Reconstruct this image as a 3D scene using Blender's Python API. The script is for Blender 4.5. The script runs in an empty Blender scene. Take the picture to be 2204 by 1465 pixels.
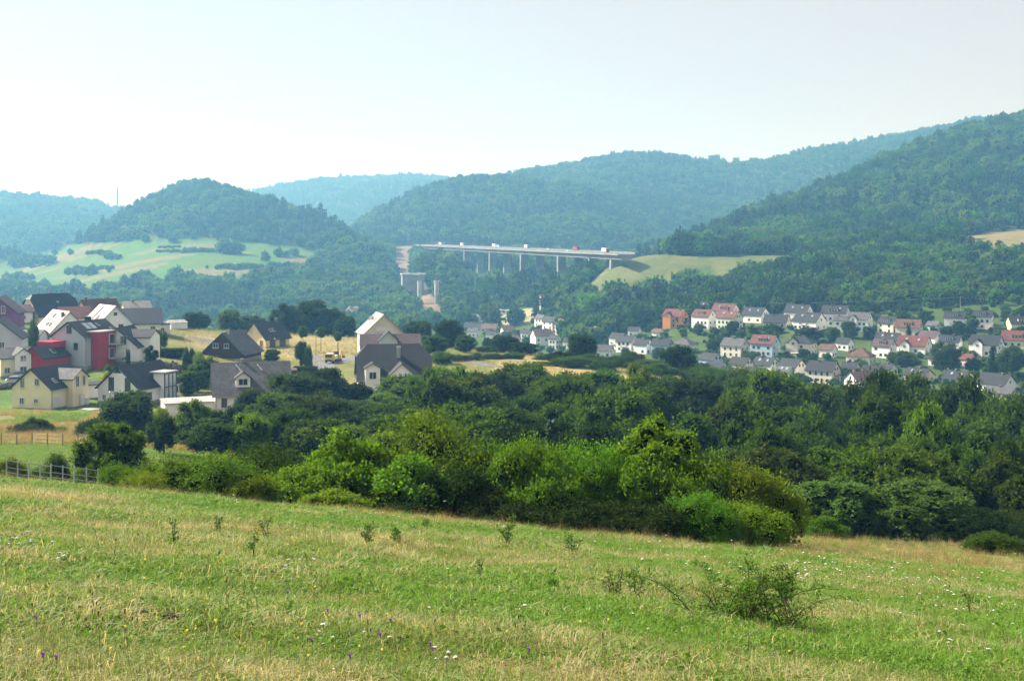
import bpy, math, random
import numpy as np

# ---------------------------------------------------------------- camera, sky, sun, exposure
F = 2596.0            # focal length in photo pixels (2204 wide)
CX, HY = 1102.0, 505.0  # principal column, horizon row
sc = bpy.context.scene
cam = bpy.data.cameras.new('camera'); camo = bpy.data.objects.new('camera', cam)
sc.collection.objects.link(camo); sc.camera = camo
camo.location = (0, 0, 0); camo.rotation_euler = (math.radians(90), 0, 0)
cam.sensor_width = 36.0; cam.lens = 36.0 * F / 2204.0
cam.shift_y = -(732.5 - HY) / 2204.0
cam.clip_start = 0.1; cam.clip_end = 20000

SUN_AZ, SUN_EL = math.radians(-66), math.radians(38)   # azimuth from +Y, negative = to the left
sdir = np.array([math.sin(SUN_AZ) * math.cos(SUN_EL), math.cos(SUN_AZ) * math.cos(SUN_EL), math.sin(SUN_EL)])
world = bpy.data.worlds.new('World'); sc.world = world; world.use_nodes = True
wn = world.node_tree
sky = wn.nodes.new('ShaderNodeTexSky'); sky.sky_type = 'NISHITA'; sky.sun_disc = False
sky.sun_elevation = SUN_EL; sky.sun_rotation = SUN_AZ
sky.altitude = 200; sky.air_density = 1.0; sky.dust_density = 2.0; sky.ozone_density = 1.0
bg = wn.nodes['Background']; bg.inputs[1].default_value = 0.056
# thin even veil of high haze over the whole sky, faintly uneven
vt = wn.nodes.new('ShaderNodeTexCoord'); vm = wn.nodes.new('ShaderNodeMapping'); vm.inputs['Scale'].default_value = (1.0, 1.0, 3.0); vnz = wn.nodes.new('ShaderNodeTexNoise'); vnz.inputs['Scale'].default_value = 2.2; vnz.inputs['Detail'].default_value = 5
wn.links.new(vt.outputs['Generated'], vm.inputs[0]); wn.links.new(vm.outputs[0], vnz.inputs['Vector'])
vr = wn.nodes.new('ShaderNodeMapRange'); vr.inputs[1].default_value = .3; vr.inputs[2].default_value = .7; vr.inputs[3].default_value = .74; vr.inputs[4].default_value = .86; wn.links.new(vnz.outputs['Fac'], vr.inputs[0])
vx = wn.nodes.new('ShaderNodeMix'); vx.data_type = 'RGBA'; vx.inputs[7].default_value = (4.95, 4.45, 4.2, 1)
wn.links.new(vr.outputs[0], vx.inputs[0]); wn.links.new(sky.outputs[0], vx.inputs[6]); wn.links.new(vx.outputs[2], bg.inputs[0])
sun = bpy.data.lights.new('sun', 'SUN'); sun.energy = 5.0; sun.angle = math.radians(0.6); sun.color = (1.0, 0.96, 0.89)
suno = bpy.data.objects.new('sun', sun); sc.collection.objects.link(suno)
from mathutils import Vector, Matrix
suno.rotation_euler = Vector(sdir).to_track_quat('Z', 'Y').to_euler()
suno.location = (-200, 100, 200)
sc.view_settings.view_transform = 'Standard'; sc.view_settings.look = 'None'
sc.view_settings.exposure = 1.4; sc.view_settings.gamma = 1.0
HAZE_DENSITY = 3.0e-4
cy = sc.cycles
cy.max_bounces = 4; cy.diffuse_bounces = 1; cy.glossy_bounces = 2; cy.transmission_bounces = 3
cy.volume_bounces = 0; cy.transparent_max_bounces = 4
cy.use_denoising = True
try:
    cy.denoiser = 'OPENIMAGEDENOISE'; cy.denoising_input_passes = 'RGB_ALBEDO_NORMAL'
except Exception: pass
cy.use_adaptive_sampling = True; cy.adaptive_threshold = 0.02
cy.sample_clamp_indirect = 4.0

rng = np.random.default_rng(7); random.seed(7)
COL = sc.collection

# ---------------------------------------------------------------- helpers
def tag(o, label=None, cat=None, group=None, kind=None):
    if label: o['label'] = label
    if cat: o['category'] = cat
    if group: o['group'] = group
    if kind: o['kind'] = kind
    return o

def link(o, parent=None):
    COL.objects.link(o)
    if parent is not None: o.parent = parent
    return o

def empty(name, loc, rz=0.0, scale=1.0):
    o = bpy.data.objects.new(name, None); o.empty_display_size = 0.3
    o.location = loc; o.rotation_euler = (0, 0, rz)
    o.scale = (scale,) * 3 if not hasattr(scale, '__len__') else scale
    return link(o)

def mobj(name, me, parent=None, loc=(0, 0, 0), rot=(0, 0, 0), scale=(1, 1, 1)):
    o = bpy.data.objects.new(name, me)
    o.location = loc; o.rotation_euler = rot; o.scale = scale
    return link(o, parent)

def mesh_np(name, verts, faces, mats, midx=None, smooth=False, attrs=None):
    """faces: int array (n,k), all the same size"""
    me = bpy.data.meshes.new(name)
    v = np.asarray(verts, dtype=np.float32); f = np.asarray(faces, dtype=np.int32)
    n, k = f.shape
    me.vertices.add(len(v)); me.vertices.foreach_set('co', v.ravel())
    me.loops.add(n * k); me.loops.foreach_set('vertex_index', f.ravel())
    me.polygons.add(n)
    me.polygons.foreach_set('loop_start', np.arange(0, n * k, k, dtype=np.int32))
    me.polygons.foreach_set('loop_total', np.full(n, k, dtype=np.int32))
    if midx is not None: me.polygons.foreach_set('material_index', np.asarray(midx, dtype=np.int32))
    if smooth: me.polygons.foreach_set('use_smooth', np.ones(n, dtype=bool))
    me.update(calc_edges=True)
    for m in (mats if isinstance(mats, (list, tuple)) else [mats]): me.materials.append(m)
    for an, (dom, typ, arr) in (attrs or {}).items():
        a = me.attributes.new(an, typ, dom)
        a.data.foreach_set('value' if typ != 'FLOAT_COLOR' and typ != 'FLOAT_VECTOR' else ('color' if typ == 'FLOAT_COLOR' else 'vector'),
                           np.asarray(arr, dtype=np.int32 if typ == 'INT' else np.float32).ravel())
    return me

class MB:
    """collects boxes, prisms, quads and tubes for one mesh"""
    def __init__(s): s.v = []; s.f = []; s.m = []
    def add(s, vs, fs, mi=0):
        b = len(s.v); s.v += [tuple(map(float, p)) for p in vs]
        for f in fs: s.f.append([i + b for i in f]); s.m.append(mi)
        return s
    def box(s, c, d, mi=0, rz=0.0):
        x, y, z = d[0] / 2, d[1] / 2, d[2] / 2; ca, sa = math.cos(rz), math.sin(rz)
        vs = []
        for dz in (-z, z):
            for dx, dy in ((-x, -y), (x, -y), (x, y), (-x, y)):
                vs.append((c[0] + dx * ca - dy * sa, c[1] + dx * sa + dy * ca, c[2] + dz))
        return s.add(vs, [(3, 2, 1, 0), (4, 5, 6, 7), (0, 1, 5, 4), (1, 2, 6, 5), (2, 3, 7, 6), (3, 0, 4, 7)], mi)
    def bar(s, a, b, w, h=None, mi=0):
        a = np.array(a, float); b = np.array(b, float); h = h or w
        d = b - a; L = np.linalg.norm(d); d = d / L
        up = np.array([0, 0, 1.0]) if abs(d[2]) < .95 else np.array([0, 1.0, 0])
        p = np.cross(d, up); p /= np.linalg.norm(p); q = np.cross(p, d)
        vs = [e + p * sx * w / 2 + q * sy * h / 2 for e in (a, b) for sx, sy in ((-1, -1), (1, -1), (1, 1), (-1, 1))]
        return s.add(vs, [(3, 2, 1, 0), (4, 5, 6, 7), (0, 1, 5, 4), (1, 2, 6, 5), (2, 3, 7, 6), (3, 0, 4, 7)], mi)
    def prism(s, poly, axis, a, b, mi=0):
        """poly: 2-D points; extruded along axis ('x','y','z') from a to b"""
        def P(p, t):
            return {'x': (t, p[0], p[1]), 'y': (p[0], t, p[1]), 'z': (p[0], p[1], t)}[axis]
        n = len(poly)
        vs = [P(p, a) for p in poly] + [P(p, b) for p in poly]
        fs = [tuple(range(n))[::-1], tuple(range(n, 2 * n))] + [(i, (i + 1) % n, n + (i + 1) % n, n + i) for i in range(n)]
        return s.add(vs, fs, mi)
    def tube(s, pts, radii, k=6, mi=0, cap=True):
        rings = []
        pts = [np.array(p, float) for p in pts]
        for i, p in enumerate(pts):
            d = pts[min(i + 1, len(pts) - 1)] - pts[max(i - 1, 0)]; d = d / (np.linalg.norm(d) + 1e-9)
            up = np.array([1.0, 0, 0]) if abs(d[2]) > .7 else np.array([0, 0, 1.0])
            a = np.cross(d, up); a /= np.linalg.norm(a); b = np.cross(d, a)
            r = radii[i] if hasattr(radii, '__len__') else radii
            rings.append([p + r * (math.cos(t) * a + math.sin(t) * b) for t in np.arange(k) * 2 * math.pi / k])
        vs = [q for r in rings for q in r]; fs = []
        for i in range(len(pts) - 1):
            for j in range(k):
                fs.append((i * k + j, i * k + (j + 1) % k, (i + 1) * k + (j + 1) % k, (i + 1) * k + j))
        if cap: fs += [tuple(range(k))[::-1], tuple(range((len(pts) - 1) * k, len(pts) * k))]
        return s.add(vs, fs, mi)
    def mesh(s, name, mats, smooth=False):
        me = bpy.data.meshes.new(name); me.from_pydata(s.v, [], s.f)
        for m in (mats if isinstance(mats, (list, tuple)) else [mats]): me.materials.append(m)
        me.polygons.foreach_set('material_index', s.m)
        if smooth: me.polygons.foreach_set('use_smooth', [True] * len(s.f))
        me.update(); return me
    def build(s, name, mats, parent=None, loc=(0, 0, 0), rot=(0, 0, 0), smooth=False):
        return mobj(name, s.mesh(name, mats, smooth), parent, loc, rot)

# ---------------------------------------------------------------- materials
def N(nt, t, **kw):
    n = nt.nodes.new(t)
    for k, v in kw.items(): setattr(n, k, v)
    return n
def mixrgb(nt, fac, a, b, blend='MIX'):
    n = N(nt, 'ShaderNodeMix', data_type='RGBA', blend_type=blend)
    for sock, val in ((0, fac), (6, a), (7, b)):
        if hasattr(val, 'links'): nt.links.new(val, n.inputs[sock])
        elif val is not None: n.inputs[sock].default_value = val if sock == 0 else (*val[:3], 1)
    return n.outputs[2]
def noise(nt, scale, detail=3, coord='Object', rough=.55, vec=None):
    t = N(nt, 'ShaderNodeTexNoise'); t.inputs['Scale'].default_value = scale
    t.inputs['Detail'].default_value = detail; t.inputs['Roughness'].default_value = rough
    if vec is None:
        c = N(nt, 'ShaderNodeTexCoord'); vec = c.outputs[coord]
    nt.links.new(vec, t.inputs['Vector']); return t.outputs['Fac']
def ramp(nt, val, lo, hi):
    m = N(nt, 'ShaderNodeMapRange', interpolation_type='SMOOTHSTEP')
    nt.links.new(val, m.inputs[0]); m.inputs[1].default_value = lo; m.inputs[2].default_value = hi
    return m.outputs[0]

MATS = {}
def surf(name, col, rough=.8, var=.25, scale=.8, bump=0.0, bscale=20., metal=0.0, spec=.3, coord='Object'):
    """painted / rendered / mineral surface with uneven tone and fine relief"""
    if name in MATS: return MATS[name]
    m = bpy.data.materials.new(name); m.use_nodes = True; nt = m.node_tree; b = nt.nodes['Principled BSDF']
    n1 = noise(nt, scale, 4, coord); f = ramp(nt, n1, .3, .72)
    dark = tuple(c * (1 - var) for c in col); lite = tuple(min(1, c * (1 + var * .5)) for c in col)
    nt.links.new(mixrgb(nt, f, dark, lite), b.inputs['Base Color'])
    b.inputs['Roughness'].default_value = rough; b.inputs['Metallic'].default_value = metal
    b.inputs['Specular IOR Level'].default_value = spec
    if bump:
        bp = N(nt, 'ShaderNodeBump'); bp.inputs['Strength'].default_value = bump; bp.inputs['Distance'].default_value = .05
        nt.links.new(noise(nt, bscale, 3, coord), bp.inputs['Height']); nt.links.new(bp.outputs[0], b.inputs['Normal'])
    MATS[name] = m; return m

def tiles(name, col, rough=.55, var=.3, step=.34, spec=.4):
    """roof tiles: rows and columns as relief, tone varying from tile to tile"""
    if name in MATS: return MATS[name]
    m = bpy.data.materials.new(name); m.use_nodes = True; nt = m.node_tree; b = nt.nodes['Principled BSDF']
    uv = N(nt, 'ShaderNodeUVMap'); 
    br = N(nt, 'ShaderNodeTexBrick'); nt.links.new(uv.outputs[0], br.inputs['Vector'])
    br.inputs['Scale'].default_value = 1.0; br.inputs['Brick Width'].default_value = step * .9; br.inputs['Row Height'].default_value = step
    br.inputs['Mortar Size'].default_value = .03; br.inputs['Bias'].default_value = 0.0
    br.inputs['Color1'].default_value = (*[c * (1 + var) for c in col], 1); br.inputs['Color2'].default_value = (*[c * (1 - var) for c in col], 1)
    br.inputs['Mortar'].default_value = (*[c * .35 for c in col], 1)
    n1 = ramp(nt, noise(nt, .5, 4), .3, .7)
    nt.links.new(mixrgb(nt, n1, (.72, .74, .72), (1.15, 1.12, 1.08)), (mx := N(nt, 'ShaderNodeMix', data_type='RGBA', blend_type='MULTIPLY')).inputs[7])
    mx.inputs[0].default_value = 1; nt.links.new(br.outputs['Color'], mx.inputs[6]); nt.links.new(mx.outputs[2], b.inputs['Base Color'])
    b.inputs['Roughness'].default_value = rough; b.inputs['Specular IOR Level'].default_value = spec
    bp = N(nt, 'ShaderNodeBump'); bp.inputs['Strength'].default_value = .7; bp.inputs['Distance'].default_value = .06
    inv = N(nt, 'ShaderNodeMath', operation='SUBTRACT'); inv.inputs[0].default_value = 1; nt.links.new(br.outputs['Fac'], inv.inputs[1])
    nt.links.new(inv.outputs[0], bp.inputs['Height']); nt.links.new(bp.outputs[0], b.inputs['Normal'])
    MATS[name] = m; return m

def leaf(name, dark, lite, trans=.4, tcol=None, rough=.6, hue=.03, byobj=False):
    """leaves: tone by leaf and by plant, some light passes through"""
    if name in MATS: return MATS[name]
    m = bpy.data.materials.new(name); m.use_nodes = True; nt = m.node_tree
    b = nt.nodes['Principled BSDF']; out = nt.nodes['Material Output']
    at = N(nt, 'ShaderNodeAttribute', attribute_name='rnd'); oi = N(nt, 'ShaderNodeObjectInfo')
    sat = lambda q: (q[0] * .84, q[1] * 1.10, q[2] * .75)
    c = mixrgb(nt, at.outputs['Fac'], sat(dark), sat(lite)) if not byobj else mixrgb(nt, 1.0, oi.outputs['Color'], mixrgb(nt, at.outputs['Fac'], (.68, .70, .72), (1.34, 1.30, 1.22)), 'MULTIPLY')
    hs = N(nt, 'ShaderNodeHueSaturation'); nt.links.new(c, hs.inputs['Color'])
    mr = N(nt, 'ShaderNodeMapRange'); nt.links.new(oi.outputs['Random'], mr.inputs[0]); mr.inputs[3].default_value = .5 - hue; mr.inputs[4].default_value = .5 + hue
    nt.links.new(mr.outputs[0], hs.inputs['Hue'])
    mr2 = N(nt, 'ShaderNodeMapRange')
    fr = N(nt, 'ShaderNodeMath', operation='MULTIPLY'); fr.inputs[1].default_value = 7.31; nt.links.new(oi.outputs['Random'], fr.inputs[0])
    fr2 = N(nt, 'ShaderNodeMath', operation='FRACT'); nt.links.new(fr.outputs[0], fr2.inputs[0])
    nt.links.new(fr2.outputs[0], mr2.inputs[0]); mr2.inputs[3].default_value = .7; mr2.inputs[4].default_value = 1.3
    nt.links.new(mr2.outputs[0], hs.inputs['Value'])
    nt.links.new(hs.outputs[0], b.inputs['Base Color']); b.inputs['Roughness'].default_value = rough
    b.inputs['Specular IOR Level'].default_value = .1
    tr = N(nt, 'ShaderNodeBsdfTranslucent')
    tc = mixrgb(nt, 1.0, hs.outputs[0], tcol or (1.5, 1.5, .5), 'MULTIPLY'); nt.links.new(tc, tr.inputs['Color'])
    ms = N(nt, 'ShaderNodeMixShader'); ms.inputs[0].default_value = trans
    nt.links.new(b.outputs[0], ms.inputs[1]); nt.links.new(tr.outputs[0], ms.inputs[2]); nt.links.new(ms.outputs[0], out.inputs['Surface'])
    MATS[name] = m; return m

# ---------------------------------------------------------------- terrain: a real valley, heights in metres
def fieldz(X, Y): return -1.8 - .2 * Y - .1 * X
COLS = np.array([-1400, -300, 0, 300, 560, 800, 1100, 1250, 1330, 1400, 1550, 1700, 2000, 2204, 2600, 3600], float)
TAB = {  # distance: heights for each bearing (photo column)
 45:  [-9.2, -9.4, -9.6, -10.2, -10.6, -10.7, -11, -11.1, -11.2, -11.3, -11.6, -11.8, -12.4, -12.7, -13.4, -15],
 55:  [-12, -12.2, -12.5, -12.5, -13.5, -14, -14.3, -14.3, -14.2, -14.2, -14, -13.9, -14.4, -14.7, -15.4, -17],
 75:  [-15, -15.5, -15.8, -16, -17.5, -19, -20, -20, -20, -20, -19, -18.6, -19, -19.2, -20, -22],
 90:  [-17, -17.3, -17.5, -18, -19.5, -22, -23, -23.5, -24, -24, -24, -23, -23.5, -24, -25, -27],
 120: [-20, -21, -21.2, -21.3, -23, -26, -28, -29, -29.5, -30, -31, -31.5, -32, -33, -34, -36],
 150: [-24, -25, -25.4, -25.6, -27, -29.5, -31, -33, -33.5, -34, -36, -38, -39, -40, -41, -43],
 180: [-27, -28.5, -28.8, -29, -30, -31.5, -32.5, -34, -34.5, -35, -38.5, -42, -43, -45, -46, -48],
 200: [-29, -30, -30, -30.5, -31.5, -32, -32.8, -34, -34.3, -34.5, -39.5, -44, -46, -48, -49, -51],
 220: [-30, -31.2, -31.8, -31.5, -32, -32, -32.5, -33.5, -34, -34, -39, -46, -49, -51, -52, -54],
 250: [-28, -30, -30.3, -30, -32, -31.9, -32.3, -33, -33.5, -33.6, -38, -48, -52, -54, -55, -57],
 270: [-26, -28.6, -29, -28.4, -32, -31.8, -32.2, -32.8, -33, -33.3, -37, -50, -54, -56, -57, -59],
 310: [-22, -25, -25.6, -27, -31.9, -31.6, -32.4, -33, -33.5, -34, -40, -54, -58, -60, -60, -62],
 350: [-20, -24, -25, -26.8, -32.3, -32.5, -34, -36, -37, -38, -46, -57, -61, -62, -62, -63],
 410: [-24, -28, -28, -31, -33, -35, -40, -44, -46, -47, -55, -60, -62, -63, -63, -63],
 480: [-32, -35, -36, -38, -42, -46, -50, -54, -56, -57, -60, -60, -61, -61, -60, -58],
 560: [-44, -47, -48, -50, -54, -57, -60, -61, -60, -59, -57, -56.5, -55.5, -55, -53, -48],
 650: [-54, -57, -58, -60, -63, -66, -66, -63, -59, -56.5, -51.5, -48.5, -45.5, -44, -41, -36],
 720: [-60, -63, -64, -66, -68, -70, -68.5, -64, -58, -53.5, -47, -43, -38.5, -37, -33, -28],
 800: [-66, -69, -70, -71, -72, -72, -70, -63, -53, -53, -42, -34, -30, -28, -23, -16],
 900: [-72, -74, -74, -75, -75, -74, -70, -58, -48, -44, -30, -24, -20, -17, -10, 0],
 928: [-72, -74, -74, -75, -75, -74, -69, -52, -40, -34, -24, -20, -16, -12, -5, 5],
 950: [-73, -75, -75, -75, -75, -74, -68, -46, -20, -16.5, -17, -16, -12, -7, 0, 10],
 1000:[-73, -75, -75, -75, -75, -74, -66, -42, -18, -16.5, -15.5, -14, -6, 0, 8, 16],
 1060:[-73, -75, -75, -74, -74, -73, -62, -44, -22, -17, -14, -12, -3, 3, 10, 18],
 1200:[-70, -72, -72, -72, -71, -68, -54, -50, -42, -25, -14, -11, -2, 3, 8, 16],
 1500:[-64, -66, -66, -66, -64, -50, -48, -46, -44, -34, -18, -12, -4, 0, 4, 8],
 1700:[-58, -60, -60, -60, -50, -28, -32, -40, -40, -34, -20, -14, -6, 0, 4, 8],
 3000:[-40] * 16, 6500: [-20] * 16}
NX, NYR = 260, 520
RX = np.linspace(-1400, 3600, NX); RLY = np.linspace(math.log(30), math.log(6500), NYR); RY = np.exp(RLY)
def blur(a, sx, sy):
    for ax, s in ((0, sx), (1, sy)):
        if s <= 0: continue
        k = np.arange(-int(3 * s), int(3 * s) + 1); w = np.exp(-k ** 2 / (2 * s * s)); w /= w.sum(); h = len(k) // 2
        p = np.pad(a, [(h, h) if i == ax else (0, 0) for i in range(2)], mode='edge')
        a = np.apply_along_axis(lambda r: np.convolve(r, w, mode='valid'), ax, p)
    return a
def base_raster():
    ys = np.array([30, 38] + list(TAB)); cols = []
    for i, c in enumerate(COLS):
        t = (c - CX) / F
        z = [fieldz(t * 30, 30), fieldz(t * 38, 38)] + [TAB[y][i] for y in TAB]
        cols.append(np.interp(RLY, np.log(ys), z))
    cols = np.array(cols)
    R = np.array([np.interp(RX, COLS, cols[:, j]) for j in range(NYR)]).T
    B = blur(R, 2.0, 1.6)
    for j in range(NYR):          # keep the near field exact
        w = np.clip((RY[j] - 34) / 14, 0, 1)
        B[:, j] = fieldz((RX - CX) / F * RY[j], RY[j]) * (1 - w) + B[:, j] * w
    return B
def hill(R, ridge, yr, yb, zb, tree, knee=None, back=.5):
    """ridge: [(col,row)] silhouette incl. trees; yr: [(col,dist)] of the ridge; yb: dist of the foot; knee: (share of run, share of rise)"""
    rc = np.array(ridge, float); yc = np.array(yr, float)
    ry = np.interp(RX, rc[:, 0], rc[:, 1]); rY = np.interp(RX, yc[:, 0], yc[:, 1])
    k = np.exp(-np.arange(-4, 5) ** 2 / 6.); k /= k.sum()
    ry = np.convolve(np.pad(ry, 4, mode='edge'), k, 'valid')
    zr = (HY - ry) / F * rY - tree
    out = np.full_like(R, -999.)
    zbs = zb(RX) if callable(zb) else np.full(NX, float(zb))
    for i in range(NX):
        zb = zbs[i]; t = (RY - yb) / (rY[i] - yb)
        if knee: p = np.interp(np.clip(t, 0, 1), [0, knee[0], .93, 1], [0, knee[1], .97, 1])
        else:
            tt = np.clip(t, 0, 1); p = .25 * tt + .75 * np.sin(tt * math.pi / 2) ** 1.6
        z = zb + (zr[i] - zb) * p
        b = RY > rY[i]; z[b] = zr[i] - (RY[b] - rY[i]) * back
        z[t < 0] = -999
        out[i] = z
    return out
def vn(X, Y, s, seed=0):
    """smooth value noise"""
    x = X / s + seed * 17.3; y = Y / s + seed * 5.1
    xi = np.floor(x); yi = np.floor(y); fx = x - xi; fy = y - yi
    fx = fx * fx * (3 - 2 * fx); fy = fy * fy * (3 - 2 * fy)
    h = lambda a, b: np.modf(np.abs(np.sin(a * 127.1 + b * 311.7 + seed) * 43758.5453))[0]
    return (h(xi, yi) * (1 - fx) + h(xi + 1, yi) * fx) * (1 - fy) + (h(xi, yi + 1) * (1 - fx) + h(xi + 1, yi + 1) * fx) * fy

R0 = base_raster()
HILLS = [
 # left hill with the meadow
 hill(R0, [(-700, 650), (-200, 600), (0, 560), (110, 522), (200, 478), (300, 425), (360, 396), (430, 377), (500, 388), (560, 406), (640, 436), (700, 453), (760, 478), (810, 506), (840, 532), (856, 572), (880, 640), (900, 720), (1000, 900), (3600, 1000)],
      [(-700, 1750), (430, 1900), (700, 1700), (845, 1420), (900, 1300), (3600, 1300)], 1050, -75, 15, knee=(.6, .44)),
 hill(R0, [(-1400, 380), (-300, 385), (0, 399), (70, 404), (150, 418), (245, 440), (400, 480), (600, 560), (3600, 900)], [(-1400, 3000), (3600, 3000)], 1900, -55, 18),
 hill(R0, [(-200, 560), (400, 450), (560, 402), (640, 389), (730, 380), (800, 376), (900, 374), (960, 378), (1100, 390), (1400, 420), (3600, 500)], [(-200, 4200), (3600, 4200)], 2700, -45, 18),
 # spur and the long ridge behind
 hill(R0, [(300, 640), (640, 545), (720, 500), (780, 468), (850, 425), (900, 400), (960, 380), (1050, 368), (1150, 374), (1250, 402), (1350, 442), (1450, 495), (1560, 560), (3600, 900)], [(300, 2250), (3600, 2250)], 1730, -22, 16),
 hill(R0, [(600, 560), (900, 430), (1000, 385), (1150, 362), (1230, 344), (1330, 325), (1420, 328), (1500, 338), (1540, 350), (1600, 352), (1650, 342), (1700, 322), (1800, 302), (1900, 281), (2000, 264), (2100, 250), (2300, 225), (2600, 205), (3600, 190)], [(600, 2900), (3600, 2900)], 1850, -30, 16),
 # right hill
 hill(R0, [(900, 800), (1300, 600), (1380, 548), (1440, 515), (1500, 482), (1600, 442), (1700, 408), (1800, 368), (1900, 326), (2000, 286), (2100, 249), (2204, 226), (2400, 180), (2800, 130), (3600, 100)], [(900, 1250), (1400, 1290), (1700, 1480), (2204, 1720), (3600, 1850)], 1010, lambda x: np.interp(x, [1290, 1400], [-90, -18]), 17),
 # wooded spur before the viaduct
 hill(R0, [(500, 900), (840, 700), (866, 600), (890, 528), (925, 512), (955, 524), (985, 547), (1020, 566), (1060, 592), (1100, 622), (1160, 650), (1240, 690), (1400, 900), (3600, 1200)], [(500, 1360), (3600, 1360)], 1060, -72, 14),
]
R = R0.copy()
for h in HILLS: R = np.maximum(R, h)
Rb = blur(R, .8, 1.2)
RAS = np.where(RY[None, :] > 600, Rb, R)
GX, GY = np.meshgrid(RX, RY, indexing='ij'); WX = (GX - CX) / F * GY
und = (vn(WX, GY, 170, 3) - .5) * 22 + (vn(WX, GY, 70, 4) - .5) * 9
RAS = RAS + und * np.clip((GY - 1250) / 500, 0, 1) * np.clip((GY - 1600) / 600 * .5 + .5, 0, 1)
NIN = (vn(WX, GY, 9, 8) - .5) * .5
RAS = RAS + NIN * np.clip((GY - 60) / 40, 0, 1) * np.clip((500 - GY) / 200, 0, 1)

def H(X, Y):
    X = np.asarray(X, float); Y = np.asarray(Y, float)
    Yc = np.clip(Y, 30.001, 6490); xp = np.clip(CX + F * X / np.maximum(Y, 1e-3), -1399, 3599)
    fx = (xp + 1400) / 5000 * (NX - 1); fy = (np.log(Yc) - RLY[0]) / (RLY[-1] - RLY[0]) * (NYR - 1)
    ix = np.clip(fx.astype(int), 0, NX - 2); iy = np.clip(fy.astype(int), 0, NYR - 2); ax = fx - ix; ay = fy - iy
    z = (RAS[ix, iy] * (1 - ax) + RAS[ix + 1, iy] * ax) * (1 - ay) + (RAS[ix, iy + 1] * (1 - ax) + RAS[ix + 1, iy + 1] * ax) * ay
    small = (vn(X, Y, 2.3, 5) - .5) * .16 + (vn(X, Y, .7, 6) - .5) * .05
    zn = fieldz(X, Y) + small * np.clip((60 - Y) / 20, 0, 1)
    return np.where(Y < 30, zn, z + np.where(Y < 60, small * np.clip((60 - Y) / 20, 0, 1), 0))
def Hs(X, Y): return float(H(np.array([X]), np.array([Y]))[0])
def at(x, Y, dz=0.0):
    """ground point on bearing of photo column x at distance Y"""
    X = (x - CX) / F * Y; return (X, Y, Hs(X, Y) + dz)
def hit(x, y, y0=30.0, y1=6000.0):
    """first ground point beyond y0 seen along the ray of photo pixel (x, y)"""
    Y = np.exp(np.linspace(math.log(y0), math.log(y1), 1500)); t = (x - CX) / F
    yp = HY - F * H(t * Y, Y) / Y
    i = np.argmax(yp <= y)
    if yp[i] > y: i = len(Y) - 1
    return float(t * Y[i]), float(Y[i]), Hs(t * Y[i], Y[i])
def inpoly(x, y, poly):
    c = np.zeros(np.shape(x), bool); n = len(poly)
    for i in range(n):
        (x1, y1), (x2, y2) = poly[i], poly[i - 1]
        k = ((y1 > y) != (y2 > y)) & (x < (x2 - x1) * (y - y1) / ((y2 - y1) or 1e-9) + x1)
        c ^= k
    return c

# ---------------------------------------------------------------- land cover
HILL_MEADOW = [(-400, 560), (0, 562), (60, 548), (110, 538), (150, 528), (250, 521), (300, 516), (400, 513), (520, 521), (600, 527), (650, 534), (692, 546), (682, 560), (705, 575), (690, 585), (640, 592), (560, 606), (500, 612), (420, 604), (300, 606), (262, 622), (200, 632), (130, 634), (60, 624), (0, 618), (-400, 630)]
SCAR = [(846, 529), (884, 531), (888, 548), (882, 588), (912, 592), (918, 625), (965, 668), (930, 676), (892, 650), (868, 600), (838, 572), (852, 552)]
EMBANK = [(1352, 548), (1440, 548), (1500, 553), (1730, 548), (1735, 556), (1600, 566), (1572, 588), (1540, 586), (1525, 570), (1470, 575), (1440, 606), (1405, 602), (1330, 612), (1255, 622), (1290, 585)]
BROWN_FIELD = [(2045, 522), (2110, 503), (2204, 494), (2500, 470), (2500, 530), (2204, 541), (2100, 534)]
SITE = [(1010, 676), (1130, 664), (1180, 668), (1160, 690), (1100, 700), (1010, 702)]
GAP = [(985, 585), (1040, 600), (1075, 612), (1050, 622), (1000, 610)]
GOLD = [(1060, 800), (1070, 775), (1140, 768), (1170, 770), (1300, 792), (1440, 806), (1470, 800), (1560, 812), (1540, 860), (1440, 860), (1200, 815)]
def jit(X, Y, s, a, seed): return (vn(X, Y, s, seed) - .5) * a
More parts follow.
